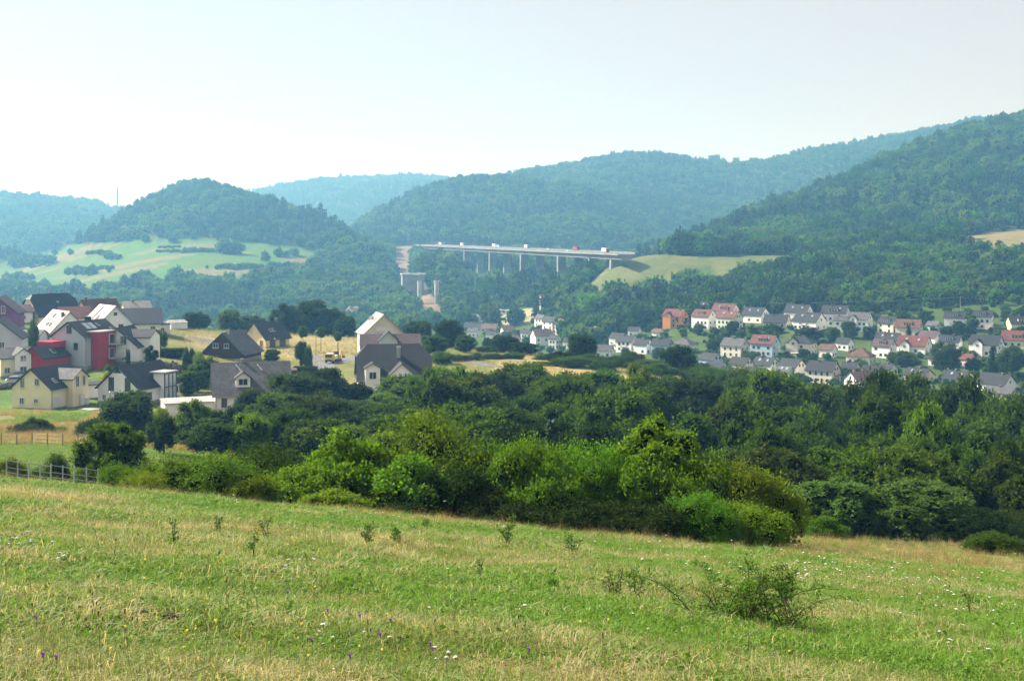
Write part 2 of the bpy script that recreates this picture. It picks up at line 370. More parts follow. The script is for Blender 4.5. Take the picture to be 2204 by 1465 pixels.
def cover(X, Y, Z):
    Ys = np.maximum(Y, .5); px = CX + F * X / Ys; py = HY - F * Z / Ys
    jw = px + jit(X, Y, 14, 120, 19); jx = px + jit(X, Y, Ys * .012 + 1, 14, 11); jy = py + jit(X, Y, Ys * .008 + 1, 7, 12)
    col = np.zeros(X.shape + (3,)); col[:] = (.035, .055, .016)
    forest = np.zeros(X.shape, bool)
    def put(m, c, alt=None, s=40, seed=1):
        if alt is None: col[m] = c
        else:
            w = np.clip(vn(X, Y, s, seed) * .65 + vn(X, Y, s * .23, seed + 30) * .5 - .08, 0, 1)[m][:, None]
            col[m] = np.array(c) * (1 - w) + np.array(alt) * w
    put(Y < 62 + jit(X, Y, 6, 8, 20), (.10, .13, .035), (.20, .17, .08), 3.5, 2)
    left = (px < 620)
    put((Y >= 40) & (Y < 140) & (jw < 760), (.085, .15, .03), (.13, .15, .045), 9, 3)
    hay = (Y >= 44) & (Y < 66) & (px > 1450)
    put(hay, (.11, .15, .035), (.22, .17, .075), 4, 4)
    put((Y >= 138) & (Y < 208) & (jw < 640), (.27, .23, .13), (.15, .16, .06), 9, 5)
    plat = (Y >= 208) & (Y < 440) & (jw < 1620)
    put(plat, (.11, .16, .04), (.22, .19, .08), 11, 6)
    lawn = plat & (jw < 345)
    put(lawn, (.07, .16, .025), (.12, .16, .04), 9, 7)
    put(plat & inpoly(jx, jy, [(380, 722), (470, 720), (620, 725), (770, 722), (770, 780), (640, 775), (560, 765), (430, 750)]), (.30, .25, .13), (.21, .19, .08), 12, 8)
    put(plat & inpoly(jx, jy, GOLD), (.34, .27, .13), (.25, .22, .10), 14, 9)
    put((Y >= 440) & (Y < 1060), (.04, .08, .022), (.075, .11, .034), 16, 10)
    forest |= (Y >= 690) & (Y < 1010) & (px > 1215)
    forest |= (Y >= 640) & (Y < 1060) & (px < 640)
    forest |= (Y >= 760) & (Y < 1060) & (px < 880)
    forest |= (Y >= 900) & (px >= 880) & (px < 1240)
    forest |= (Y >= 1060)
    m = (Y > 1060) & inpoly(jx, jy, HILL_MEADOW) & (px < 720)
    put(m, (.044, .145, .008), (.085, .135, .016), 70, 13); forest &= ~m
    st = m & (vn(X * .25, Y, 26, 14) > .66)
    put(st, (.15, .14, .06))
    m = (Y > 1000) & (Y < 1900) & inpoly(px, py, SCAR)
    put(m, (.24, .18, .14), (.14, .10, .08), 22, 15); forest &= ~((Y > 950) & (Y < 1900) & (inpoly(px, py, SCAR) | inpoly(px, py - 14, SCAR) | inpoly(px, py - 24, SCAR) | inpoly(px, py - 36, SCAR)))
    m = (Y > 860) & (Y < 1250) & inpoly(jx, jy, EMBANK)
    put(m, (.085, .125, .040), (.145, .14, .064), 12, 16); forest &= ~((Y > 780) & (Y < 1250) & (inpoly(px, py, EMBANK) | inpoly(px + jit(X, Y, 14, 40, 23), py - 7, EMBANK) | inpoly(px + jit(X, Y, 14, 40, 26), py - 15, EMBANK) | inpoly(px + jit(X, Y, 14, 50, 24), py - 22, EMBANK) | inpoly(px + jit(X, Y, 14, 40, 27), py - 28, EMBANK) | inpoly(px + jit(X, Y, 12, 60, 25), py - 34, EMBANK)))
    m = (Y > 900) & (Y < 1300) & inpoly(jx, jy, BROWN_FIELD)
    put(m, (.20, .165, .09), (.16, .15, .07), 22, 17); forest &= ~((Y > 820) & (Y < 1300) & (inpoly(px, py, BROWN_FIELD) | inpoly(px, py - 14, BROWN_FIELD) | inpoly(px, py - 26, BROWN_FIELD)))
    m = (Y > 800) & (Y < 1200) & inpoly(jx, jy, SITE)
    put(m, (.33, .30, .22), (.16, .19, .08), 14, 18); forest &= ~m
    m = (Y > 1000) & (Y < 1400) & inpoly(jx, jy, GAP)
    put(m, (.22, .25, .08)); forest &= ~m
    tt = ((X + 113) * 202 + (Y - 1700) * -750) / (202 ** 2 + 750 ** 2); off = ((X + 113) * 750 + (Y - 1700) * 202) / math.hypot(202, 750)   # motorway corridor
    forest &= ~((tt < .10) & (tt > -.14) & (off > -16) & (off < 36))
    return col, forest

# ---------------------------------------------------------------- ground sheet
def ground_material():
    m = bpy.data.materials.new('ground_cover'); m.use_nodes = True; nt = m.node_tree; b = nt.nodes['Principled BSDF']
    a = N(nt, 'ShaderNodeAttribute', attribute_name='cover'); g = N(nt, 'ShaderNodeNewGeometry')
    n1 = ramp(nt, noise(nt, 1.3, 5, vec=g.outputs['Position']), .3, .7); n2 = ramp(nt, noise(nt, .11, 4, vec=g.outputs['Position']), .3, .7)
    c = mixrgb(nt, n1, (.62, .66, .6), (1.25, 1.22, 1.2)); c2 = mixrgb(nt, n2, (.8, .86, .8), (1.15, 1.1, 1.05))
    c = mixrgb(nt, 1.0, c, c2, 'MULTIPLY'); c = mixrgb(nt, 1.0, a.outputs['Color'], c, 'MULTIPLY')
    nt.links.new(c, b.inputs['Base Color']); b.inputs['Roughness'].default_value = .95; b.inputs['Specular IOR Level'].default_value = .1
    bp = N(nt, 'ShaderNodeBump'); bp.inputs['Strength'].default_value = .9; bp.inputs['Distance'].default_value = .25
    nt.links.new(noise(nt, 2.2, 6, vec=g.outputs['Position'], rough=.7), bp.inputs['Height']); nt.links.new(bp.outputs[0], b.inputs['Normal'])
    return m
ys = np.concatenate([np.arange(-14, 60, .8), np.exp(np.arange(math.log(60), math.log(6400), .0125))])
u = np.concatenate([np.arange(-.95, -.47, .012), np.arange(-.47, .47, 7 / F), np.arange(.47, .96, .012)])
UU, YY = np.meshgrid(u, ys, indexing='ij'); XX = UU * (YY + np.where(YY < 60, 14 * (1 - np.clip(YY, 0, 60) / 60), 0) + np.where(YY < 0, -YY, 0))
ZZ = H(XX, YY); cc, _ = cover(XX, YY, ZZ)
nu, ny = UU.shape; idx = np.arange(nu * ny).reshape(nu, ny)
q = np.stack([idx[:-1, :-1], idx[1:, :-1], idx[1:, 1:], idx[:-1, 1:]], -1).reshape(-1, 4)
me = mesh_np('ground', np.stack([XX, YY, ZZ], -1).reshape(-1, 3), q, ground_material(), smooth=True,
             attrs={'cover': ('POINT', 'FLOAT_COLOR', np.concatenate([cc.reshape(-1, 3), np.ones((nu * ny, 1))], 1))})
tag(mobj('ground', me), 'rolling ground of the valley with meadow, plateau and wooded hills', 'ground', kind='structure')

# ---------------------------------------------------------------- foliage builders
def unit(v): return v / (np.linalg.norm(v, axis=-1, keepdims=True) + 1e-9)
def lobes_tree(r, n, rx, rz, zc, lr, flat=1.0):
    """lobe centres spread through an egg-shaped crown"""
    L = []
    for i in range(n):
        d = unit(r.normal(size=3)); d[2] = d[2] * flat
        k = r.uniform(.55, .92)
        c = np.array([d[0] * rx * k, d[1] * rx * k, zc + d[2] * rz * k])
        L.append((c, lr * r.uniform(.7, 1.25)))
    return L
def leaf_cloud(seed, lobes, nspray, per, ll, lw, sl, up=.25, core=.55, outer=1.0, droop=0.0):
    """sprays of leaf-shaped faces growing out of the lobes"""
    r = np.random.default_rng(seed)
    C = np.array([l[0] for l in lobes]); Rr = np.array([l[1] for l in lobes])
    p = Rr ** 2 / (Rr ** 2).sum(); k = r.choice(len(lobes), nspray, p=p)
    d = unit(r.normal(size=(nspray, 3)) + np.array([0, 0, .35]))
    st = C[k] + d * (Rr[k] * r.uniform(.62, .92, nspray))[:, None]
    # drop sprays buried deep in other lobes
    dist = np.linalg.norm(st[:, None, :] - C[None], axis=2) / Rr[None]
    keep = (dist.min(1) > .5); st, d, k = st[keep], d[keep], k[keep]; n = len(st)
    g = unit(d + r.normal(size=(n, 3)) * .45 + np.array([0, 0, up]))
    t = np.linspace(.1, 1, per)[None, :, None] * sl * outer * r.uniform(.5, 1.2, (n, 1, 1))
    base = (st[:, None, :] + g[:, None, :] * t + r.normal(size=(n, per, 3)) * sl * .16)
    base[..., 2] -= droop * (t[..., 0] ** 2)
    base = base.reshape(-1, 3); gg = np.repeat(g, per, 0); dd = np.repeat(d, per, 0); m = len(base)
    a = unit(gg * .7 + r.normal(size=(m, 3)) * .7); nn = unit(dd * .8 + r.normal(size=(m, 3)) * .45 + np.array([0, 0, .42]))
    b = unit(np.cross(nn, a)); s = r.uniform(.65, 1.3, (m, 1))
    v0 = base; v2 = base + a * ll * s; mid = base + a * ll * s * .45 + unit(np.cross(a, b)) * ll * .08
    V = np.stack([v0, mid + b * lw * .5 * s, v2, mid - b * lw * .5 * s], 1).reshape(-1, 3)
    Fq = np.arange(m * 4).reshape(-1, 4); rnd = np.repeat(r.uniform(0, 1, n), per) * .6 + r.uniform(0, 1, m) * .4
    mi = np.zeros(m, int)
    if core:  # near-black inner blobs: shade inside the crown put into colour, also blocks see-through
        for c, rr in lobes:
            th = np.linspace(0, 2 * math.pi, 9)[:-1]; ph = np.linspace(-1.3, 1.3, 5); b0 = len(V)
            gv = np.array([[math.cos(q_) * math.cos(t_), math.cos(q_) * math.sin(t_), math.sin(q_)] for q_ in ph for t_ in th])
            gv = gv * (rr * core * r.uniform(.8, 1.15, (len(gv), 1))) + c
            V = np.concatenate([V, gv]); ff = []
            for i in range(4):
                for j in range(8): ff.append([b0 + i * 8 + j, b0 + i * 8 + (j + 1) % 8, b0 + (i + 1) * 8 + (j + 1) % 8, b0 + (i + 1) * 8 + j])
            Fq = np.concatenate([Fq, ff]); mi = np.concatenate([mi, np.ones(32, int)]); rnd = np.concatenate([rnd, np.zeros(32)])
    return V, Fq, mi, rnd
def crown_mesh(name, data, mats):
    V, Fq, mi, rnd = data
    return mesh_np(name, V, Fq, mats, mi, attrs={'rnd': ('FACE', 'FLOAT', rnd)})
def trunk_mesh(seed, h, r0, spread, mat, limbs=5, stems=1, z0=.35):
    r = np.random.default_rng(seed); mb = MB()
    for s_ in range(stems):
        ox, oy = (r.normal(size=2) * .25 * (stems > 1)); lean = r.normal(size=2) * (.05 if stems == 1 else .22) * h
        pts = [(ox + lean[0] * t * t + r.normal() * .02 * h * (t > 0), oy + lean[1] * t * t, h * t - .3 * (t == 0)) for t in (0, .12, .3, .55, .8)]
        mb.tube(pts, [r0 * 1.35, r0, r0 * .85, r0 * .6, r0 * .2], 7)
        for i in range(limbs):
            t = r.uniform(z0, .65); a = r.uniform(0, 6.28); b = np.array([ox + lean[0] * t * t, oy + lean[1] * t * t, h * t]); L = spread * r.uniform(.5, .9)
            e = b + np.array([math.cos(a) * L, math.sin(a) * L, L * r.uniform(.4, .9)]); mid = (b + e) / 2 + np.array([0, 0, -L * .08])
            mb.tube([b, mid, e], [r0 * .45, r0 * .3, r0 * .1], 5)
    return mb.mesh('trunk', mat, True)

BARK = surf('bark', (.06, .048, .035), .95, .4, 3, .8, 9)
SHADE_CORE = surf('inner_shade', (.007, .013, .004), 1.0, .3, 2, spec=0.0)  # near-black colour standing for the shade deep inside crowns and hedges
LEAF = leaf('leaf_by_plant', (1, 1, 1), (1, 1, 1), .48, byobj=True, hue=.018); NEEDLE = leaf('needle_by_plant', (1, 1, 1), (1, 1, 1), .15, byobj=True, hue=.01)
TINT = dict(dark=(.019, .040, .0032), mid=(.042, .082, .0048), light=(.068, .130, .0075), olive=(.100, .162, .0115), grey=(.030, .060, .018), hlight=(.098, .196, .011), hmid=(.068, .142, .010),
            apple=(.066, .135, .028), purple=(.042, .016, .028), yellow=(.20, .21, .024), blue=(.030, .058, .044), conifer=(.015, .038, .011))
LF = dict(far=leaf('leaf_far', (.034, .072, .012), (.080, .130, .022), .36, hue=.035), farcon=leaf('needle_far', (.014, .030, .013), (.030, .052, .018), .12, hue=.02))

# native sizes: tree 8 m wide x 10 m tall; shrub 4 m wide x 3 m tall
TREE_DATA, SHRUB_DATA = [], []
for s in range(7):
    r = np.random.default_rng(100 + s)
    fl = [1, 1, 1.1, .8, 1.2, 1, .9][s]
    lob = lobes_tree(r, 34 + s % 4, 4.2, 4.3 * fl, 5.6, 1.05) + [(np.array([0, 0, 5.2]), 2.5)]
    lob = [(c, q_) for c, q_ in lob if c[2] > 1.9]
    TREE_DATA.append(leaf_cloud(200 + s, lob, 3300, 6, .30, .20, .6, core=.78, up=.2 + .15 * (s % 2), droop=.12 * (s % 3)))
for s in range(6):
    r = np.random.default_rng(300 + s)
    lob = lobes_tree(r, 34, 2.0, 1.4, 1.5, .42) + [(np.array([r.uniform(-1.5, 1.5), r.uniform(-1.5, 1.5), .45]), .6) for _ in range(7)]
    SHRUB_DATA.append(leaf_cloud(400 + s, lob, 4800, 6, [.13, .11, .15, .10, .12, .16][s], [.08, .06, .09, .05, .07, .1][s], [.42, .5, .4, .55, .42, .45][s], core=.55, up=.4, droop=[0, 0, .3, 0, .1, .2][s]))
def extent(d):
    V = d[0]; q_ = np.quantile(V, [.015, .985], axis=0); return float(max(q_[1, 0] - q_[0, 0], q_[1, 1] - q_[0, 1])), float(np.quantile(V[:, 2], .992))
TREE_DATA.append(leaf_cloud(290, [l for l in lobes_tree(np.random.default_rng(190), 44, 4.1, 4.3, 4.4, 1.05) if l[0][2] > .9] + [(np.array([0, 0, 4.5]), 2.6)], 3700, 6, .30, .20, .55, core=.78, up=.2))
TEXT = [extent(d) for d in TREE_DATA]; SEXT = [extent(d) for d in SHRUB_DATA]
MESHC = {}
def crown_for(kind, var):
    k = (kind, var)
    if k not in MESHC: MESHC[k] = crown_mesh('crown', (TREE_DATA if kind == 't' else SHRUB_DATA)[var], [LEAF, SHADE_CORE])
    return MESHC[k]
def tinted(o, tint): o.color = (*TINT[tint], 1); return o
TRUNKS = [trunk_mesh(500 + i, 8.2, .22, 3.2, BARK) for i in range(4)]
STEMS = [trunk_mesh(520 + i, 2.3, .045, 1.3, BARK, 3, 6, .2) for i in range(3)]
def conifer_data(seed, h=10., w=3.6, tiers=16, per=22, ll=.75, lw=.3):
    r = np.random.default_rng(seed); B, A, Nn = [], [], []
    for i in range(tiers):
        t = i / tiers; z = h * (.08 + .9 * t); rad = w / 2 * (1 - t) ** .85 + .12
        for j in range(per):
            a = r.uniform(0, 6.283); q_ = r.uniform(.25, 1) * rad
            B.append((math.cos(a) * q_, math.sin(a) * q_, z - q_ * .28 + r.normal() * .1)); A.append((math.cos(a), math.sin(a), -.25 + r.normal() * .2)); Nn.append((r.normal() * .5, r.normal() * .5, 1))
    B = np.array(B); a = unit(np.array(A)); nn = unit(np.array(Nn)); b = unit(np.cross(nn, a)); m = len(B); s = r.uniform(.6, 1.3, (m, 1))
    V = np.stack([B, B + a * ll * s * .5 + b * lw * s, B + a * ll * s, B + a * ll * s * .5 - b * lw * s], 1).reshape(-1, 3)
    Fq = np.arange(m * 4).reshape(-1, 4); mi = np.zeros(m, int); rnd = r.uniform(0, 1, m)
    b0 = len(V); n = 8
    cv = [(math.cos(i * 2 * math.pi / n) * w * .3, math.sin(i * 2 * math.pi / n) * w * .3, h * .06) for i in range(n)] + [(math.cos(i * 2 * math.pi / n) * .05, math.sin(i * 2 * math.pi / n) * .05, h * .97) for i in range(n)]
    V = np.concatenate([V, cv]); Fq = np.concatenate([Fq, [[b0 + i, b0 + (i + 1) % n, b0 + n + (i + 1) % n, b0 + n + i] for i in range(n)]])
    return V, Fq, np.concatenate([mi, np.ones(n, int)]), np.concatenate([rnd, np.zeros(n)])
CON_NEAR = conifer_data(1, tiers=34, per=40, ll=.6, lw=.16)
SPRUCE = crown_mesh('crown', CON_NEAR, [NEEDLE, SHADE_CORE])

NTREE = 0
def tree(x, Y, top, wpx, tint, label, group=None, name='broadleaf_tree', kind='t', var=None, cat='tree', h=None, w=None, sink=.15):
    """a tree or shrub standing on bearing x at distance Y, its top at photo row `top`, wpx photo pixels wide"""
    global NTREE
    X, Y, z = at(x, Y); z -= sink
    h = h or max(1.0, (HY - top) / F * Y - z); w = w or wpx / F * Y
    root = empty(name, (X, Y, z), random.uniform(0, 6.28)); tag(root, label, cat, group)
    if kind == 't':
        v = NTREE % 7 if var is None else var
        if var is None and h < w * 1.15: v = 7
        s_ = (w / TEXT[v][0], w / TEXT[v][0] * random.uniform(.92, 1.08), h / TEXT[v][1])
        tinted(mobj('crown', crown_for('t', v), root, scale=s_), tint); mobj('trunk', TRUNKS[NTREE % 4], root, scale=s_)
    elif kind == 'l':
        s_ = (w / TEXT[7][0], w / TEXT[7][0], h * .45 / TEXT[7][1])
        tinted(mobj('crown', crown_for('t', 7), root, (0, 0, h * .55), scale=s_), tint); MB().tube([(0, 0, -.2), (.05, 0, h * .4), (0, .04, h * .75)], [.09, .07, .04], 6).build('trunk', BARK, root)
    elif kind == 'a':
        s_ = (w / TEXT[7][0], w / TEXT[7][0], h * .78 / TEXT[7][1])
        tinted(mobj('crown', crown_for('t', 7), root, (0, 0, h * .24), scale=s_), tint); tb = MB().tube([(0, 0, -.2), (.06, .02, h * .2), (.2, 0, h * .5)], [.15, .12, .08], 8)
        for a_ in range(5): tb.tube([(.1, 0, h * .3), (math.cos(a_ * 1.3) * w * .2, math.sin(a_ * 1.3) * w * .2, h * .48), (math.cos(a_ * 1.3) * w * .36, math.sin(a_ * 1.3) * w * .36, h * .52)], [.07, .05, .02], 5)
        tb.build('trunk', BARK, root)
    elif kind == 's':
        v = NTREE % len(SHRUB_DATA) if var is None else var
        s_ = (w / SEXT[v][0], w / SEXT[v][0] * random.uniform(.85, 1.0), h / SEXT[v][1])
        tinted(mobj('crown', crown_for('s', v), root, scale=s_), tint); mobj('stems', STEMS[NTREE % 3], root, scale=s_)
    else:
        s_ = (w / 3.9, w / 3.9, h / 10.)
        tinted(mobj('crown', SPRUCE, root, scale=s_), tint); mobj('trunk', TRUNKS[0], root, scale=(s_[0] * .8, s_[0] * .8, h / 10.5 * .5))
    NTREE += 1
    return root

# ---------------------------------------------------------------- points with instances (woods and grass)
def proto_collection(name, meshes):
    c = bpy.data.collections.new(name)
    for i, m in enumerate(meshes):
        o = bpy.data.objects.new('%s_%02d' % (name, i), m); c.objects.link(o)
    return c
def scatter(name, pts, scl, rot, pick, coll, label, cat, lean=None):
    n = len(pts); me = bpy.data.meshes.new(name); me.vertices.add(n); me.vertices.foreach_set('co', np.asarray(pts, np.float32).ravel())
    rv = np.zeros((n, 3)); rv[:, 2] = rot
    if lean is not None: rv[:, :2] = lean
    for an, typ, arr, key in (('scl', 'FLOAT_VECTOR', scl, 'vector'), ('rot', 'FLOAT_VECTOR', rv, 'vector'), ('pick', 'INT', pick, 'value')):
        a = me.attributes.new(an, typ, 'POINT'); a.data.foreach_set(key, np.asarray(arr, np.int32 if typ == 'INT' else np.float32).ravel())
    o = mobj(name, me); tag(o, label, cat, kind='stuff')
    g = bpy.data.node_groups.new(name, 'GeometryNodeTree')
    g.interface.new_socket('Geometry', in_out='INPUT', socket_type='NodeSocketGeometry'); g.interface.new_socket('Geometry', in_out='OUTPUT', socket_type='NodeSocketGeometry')
    gi = g.nodes.new('NodeGroupInput'); go = g.nodes.new('NodeGroupOutput'); ip = g.nodes.new('GeometryNodeInstanceOnPoints')
    ci = g.nodes.new('GeometryNodeCollectionInfo'); ci.inputs['Collection'].default_value = coll; ci.inputs['Separate Children'].default_value = True; ci.inputs['Reset Children'].default_value = True
    def na(nm, t):
        k = g.nodes.new('GeometryNodeInputNamedAttribute'); k.data_type = t; k.inputs['Name'].default_value = nm; return k.outputs['Attribute']
    er = g.nodes.new('FunctionNodeEulerToRotation'); L = g.links.new
    L(na('rot', 'FLOAT_VECTOR'), er.inputs[0]); L(gi.outputs[0], ip.inputs['Points']); L(ci.outputs[0], ip.inputs['Instance'])
    ip.inputs['Pick Instance'].default_value = True; L(na('pick', 'INT'), ip.inputs['Instance Index']); L(er.outputs[0], ip.inputs['Rotation']); L(na('scl', 'FLOAT_VECTOR'), ip.inputs['Scale'])
    L(ip.outputs[0], go.inputs[0])
    md = o.modifiers.new('scatter', 'NODES'); md.node_group = g
    return o

FARD = []
for s in range(6):
    r = np.random.default_rng(700 + s)
    lob = lobes_tree(r, 17, 3.8, 3.2, 4.0, 1.35) + [(np.array([0, 0, 4.0]), 2.5)]
    FARD.append(leaf_cloud(720 + s, lob, 300, 3, 1.25, .95, .7, up=.2, core=.8))
FARC = [conifer_data(740 + s, 11., 5.6, 13, 13, 1.9, .75) for s in range(2)]
LF['fardark'] = leaf('leaf_far_dark', (.018, .042, .009), (.042, .078, .015), .32, hue=.02); LF['farlight'] = leaf('leaf_far_light', (.055, .098, .012), (.115, .165, .024), .38, hue=.03)
FARM = [crown_mesh('far_crown', d, [LF[('fardark', 'far', 'farlight')[i // 2]], SHADE_CORE]) for i, d in enumerate(FARD)] + [crown_mesh('far_conifer', d, [LF['farcon'], SHADE_CORE]) for d in FARC]
C_FAR = proto_collection('forest_kinds', FARM)

def visible_mask(X, Y, Z, ztop, tol=4.0):
    """true where the tree top is not well below the skyline of nearer ground"""
    ok = np.ones(len(X), bool); px = CX + F * X / Y; t = X / Y; best = np.full(len(X), 1e9)
    for k in np.linspace(.25, .985, 40):
        yk = Y * k; zz = H(t * yk, yk); best = np.minimum(best, HY - F * zz / yk)
    return (HY - F * ztop / Y) < best + tol
def forest(name, x0, x1, Y0, Y1, sp, size, label, conif, seed, extra=None):
    r = np.random.default_rng(seed); P = []
    Y = Y0
    while Y < Y1:
        xs = np.arange((x0 - CX) / F * Y, (x1 - CX) / F * Y, sp); P.append(np.stack([xs + r.normal(size=len(xs)) * sp * .33, Y + r.normal(size=len(xs)) * sp * .33], 1)); Y += sp * .9
    P = np.concatenate(P); X, Y = P[:, 0], P[:, 1]; Z = H(X, Y)
    _, f = cover(X, Y, Z)
    if extra is not None: f &= extra(X, Y, Z)
    f &= visible_mask(X, Y, Z, Z + size * 1.2)
    X, Y, Z = X[f], Y[f], Z[f]; n = len(X)
    cz = vn(X, Y, 120, seed) + (r.uniform(0, 1, n) - .5) * .35
    con = cz > 1 - conif
    s = size / 9. * r.uniform(.5, 1.42, n) * (.8 + .4 * vn(X, Y, 60, seed + 1)); hz = s * r.uniform(.85, 1.25, n); s = np.where(con, s * .8, s)
    hz = np.where(con, hz * 1.05, hz)
    sp_ = np.clip((vn(X, Y, 75, seed + 5) + r.normal(size=n) * .22) * 3, 0, 2.99).astype(int)
    pick = np.where(con, 6 + r.integers(0, 2, n), sp_ * 2 + r.integers(0, 2, n))
    scatter(name, np.stack([X, Y, Z - .6], 1), np.stack([s, s, hz], 1), r.uniform(0, 6.28, n), pick, C_FAR, label, 'forest')
    return n

# ---------------------------------------------------------------- woods on the far slopes
cnt = []
cnt.append(forest('hillside_forest', -150, 960, 1060, 2050, 11.5, 11.5, 'hazy mixed forest over the round hill above the pale meadow', .25, 21, lambda X, Y, Z: (Y < 1740)|(X/Y < -.1)))
cnt.append(forest('hillside_forest', -150, 900, 640, 1060, 9, 9.5, 'thicket of shrubs and trees at the foot of the round hill', .03, 22))
cnt.append(forest('hillside_forest', 835, 1330, 800, 1640, 11, 12.5, 'wooded spur and valley floor below the motorway viaduct', .06, 23, lambda X, Y, Z: ~((Y > 1290) & (X / Y > -.045) & (X/Y < .12) & (Y > 1700 - 3.7 * (X + 113) - 45) & (Y < 1700 - 3.7 * (X + 113) + 90) )))
cnt.append(forest('hillside_forest', 1215, 2330, 690, 1010, 9, 11.5, 'dark green wooded bank rising behind the town on the right', .08, 24))
cnt.append(forest('hillside_forest', 1330, 2450, 1010, 1820, 11.5, 12.5, 'big forested hill rising to the right edge of the picture', .33, 25))
cnt.append(forest('hillside_forest', 600, 1640, 1760, 2330, 12.5, 11, 'hazy forested spur directly behind the viaduct', .2, 26))
cnt.append(forest('hillside_forest', 800, 2300, 2330, 2960, 14, 11.5, 'long pale blue forested ridge behind the viaduct', .25, 27))
cnt.append(forest('hillside_forest', -150, 480, 2000, 3050, 15, 12, 'pale forested ridge at the far left behind the mast', .25, 28))
cnt.append(forest('hillside_forest', 480, 1120, 3000, 4280, 18, 13, 'faintest blue ridge in the gap between two hills', .25, 29))
print('forest instances', cnt)

# ---------------------------------------------------------------- haze: the morning air of the valley
hb = MB().box((0, 3200, 160), (14000, 7000, 560))
hz = hb.build('haze', [bpy.data.materials.new('valley_haze')]); tag(hz, 'thin blue morning haze filling the valley air', 'haze', kind='stuff')
hm = hz.data.materials[0]; hm.use_nodes = True; nt = hm.node_tree; nt.nodes.remove(nt.nodes['Principled BSDF'])
pv = N(nt, 'ShaderNodeVolumePrincipled'); pv.inputs['Color'].default_value = (.20, .56, 1.0, 1); pv.inputs['Density'].default_value = HAZE_DENSITY
pv.inputs['Anisotropy'].default_value = .28; pv.inputs['Absorption Color'].default_value = (1, 1, 1, 1); pv.inputs['Density Attribute'].default_value = ''
for k in ('Color Attribute', 'Temperature Attribute'):
    if k in pv.inputs: pv.inputs[k].default_value = ''
nt.links.new(pv.outputs[0], nt.nodes['Material Output'].inputs['Volume'])
try: hm.cycles.homogeneous_volume = True
except Exception: pass

# ---------------------------------------------------------------- building materials
W_WHITE = surf('render_white', (.86, .87, .86), .85, .07, .35, .15, 30); W_CREAM = surf('render_cream', (.80, .72, .48), .85, .07, .35, .15, 30)
W_YEL = surf('render_yellow', (.78, .68, .38), .85, .08, .35); W_GREY = surf('render_grey', (.48, .52, .56), .85, .08, .35); W_RED = surf('render_red', (.38, .025, .05), .8, .1, .4)
W_PUR = surf('render_purple', (.20, .07, .20), .85, .1, .4); W_BLUE = surf('render_blue', (.42, .58, .70), .85, .08, .4); W_GRN = surf('render_pale_green', (.60, .68, .55), .85, .08, .4)
W_ORG = surf('render_orange', (.62, .26, .08), .85, .1, .4); W_PINK = surf('render_pink', (.68, .46, .42), .85, .08, .4); W_TAN = surf('render_tan', (.60, .56, .47), .85, .1, .4); W_WOOD = surf('boards_brown', (.055, .035, .024), .85, .35, 2.5)
CONC = surf('concrete', (.48, .47, .44), .85, .2, .12, .2, 6); CONCD = surf('concrete_old', (.27, .26, .25), .9, .25, .1, .3, 5); PLINTH = surf('plinth_grey', (.30, .30, .30), .9, .15, .5)
R_SLATE = tiles('roof_slate', (.018, .022, .034), .7, .25); R_GREY = tiles('roof_grey_tile', (.105, .11, .125), .75, .3); R_RED = tiles('roof_red_tile', (.15, .045, .038), .7, .3); R_BRN = tiles('roof_brown_tile', (.14, .065, .05), .65, .3)
R_NAVY = tiles('roof_navy_tile', (.019, .026, .054), .65, .25); R_PALE = tiles('roof_pale_tile', (.40, .38, .36), .5, .15); R_PINK = tiles('roof_rose_tile', (.40, .25, .22), .6, .2); R_PURP = tiles('roof_plum_tile', (.085, .05, .068), .6, .25)
GLASS = surf('window_glass', (.035, .045, .055), .08, .3, .3, spec=.9); FRAME = surf('window_frame', (.72, .72, .70), .5, .05); DARKF = surf('frame_dark', (.045, .05, .06), .5, .2); SHUT = surf('roller_shutter', (.66, .67, .66), .6, .08, 6)
METAL = surf('galvanised_metal', (.42, .44, .46), .4, .2, 2, metal=.7); WOODB = surf('timber', (.22, .11, .055), .8, .3, 3); ASPH = surf('asphalt', (.14, .145, .16), .9, .2, .8, .2, 12); CHIM = surf('chimney_brick', (.16, .09, .07), .9, .3, 4); SOLAR = surf('solar_panel', (.30, .36, .44), .15, .2, 1, spec=.9)
HURD = surf('hurdle_grey', (.42, .44, .46), .7, .2, 2); W_CRF = surf('render_cream_pale', (.74, .70, .58), .85, .08, .4); TYRE = surf('tyre', (.02, .02, .02), .8, .2); 

def add_uv(me):
    """metres along the eaves and up the slope, for the tile courses"""
    uvl = me.uv_layers.new(name='UVMap'); 
    for p in me.polygons:
        n = np.array(p.normal); a = np.cross([0, 0, 1.0], n); la = np.linalg.norm(a)
        a = a / la if la > 1e-3 else np.array([1.0, 0, 0]); b = np.cross(n, a)
        for li in p.loop_indices:
            c = np.array(me.vertices[me.loops[li].vertex_index].co); uvl.data[li].uv = (float(c @ a), float(c @ b))
    return me
WINC = {}
def win_meshes(w, h, cross):
    k = (round(w, 1), round(h, 1), cross)
    if k not in WINC:
        w, h = k[0], k[1]; t = .09; f = MB()
        f.box((0, -.03, h / 2 - t / 2), (w, .12, t)); f.box((0, -.03, -h / 2 + t / 2), (w, .12, t)); f.box((-w / 2 + t / 2, -.03, 0), (t, .12, h - 2 * t)); f.box((w / 2 - t / 2, -.03, 0), (t, .12, h - 2 * t))
        if cross: f.box((0, -.025, 0), (.07, .09, h - 2 * t))
        g = MB().box((0, .0, 0), (w - 2 * t, .05, h - 2 * t)); s = MB().box((0, -.1, -h / 2 - .05), (w + .2, .28, .06))
        WINC[k] = (f, g, s, {})
    return WINC[k]
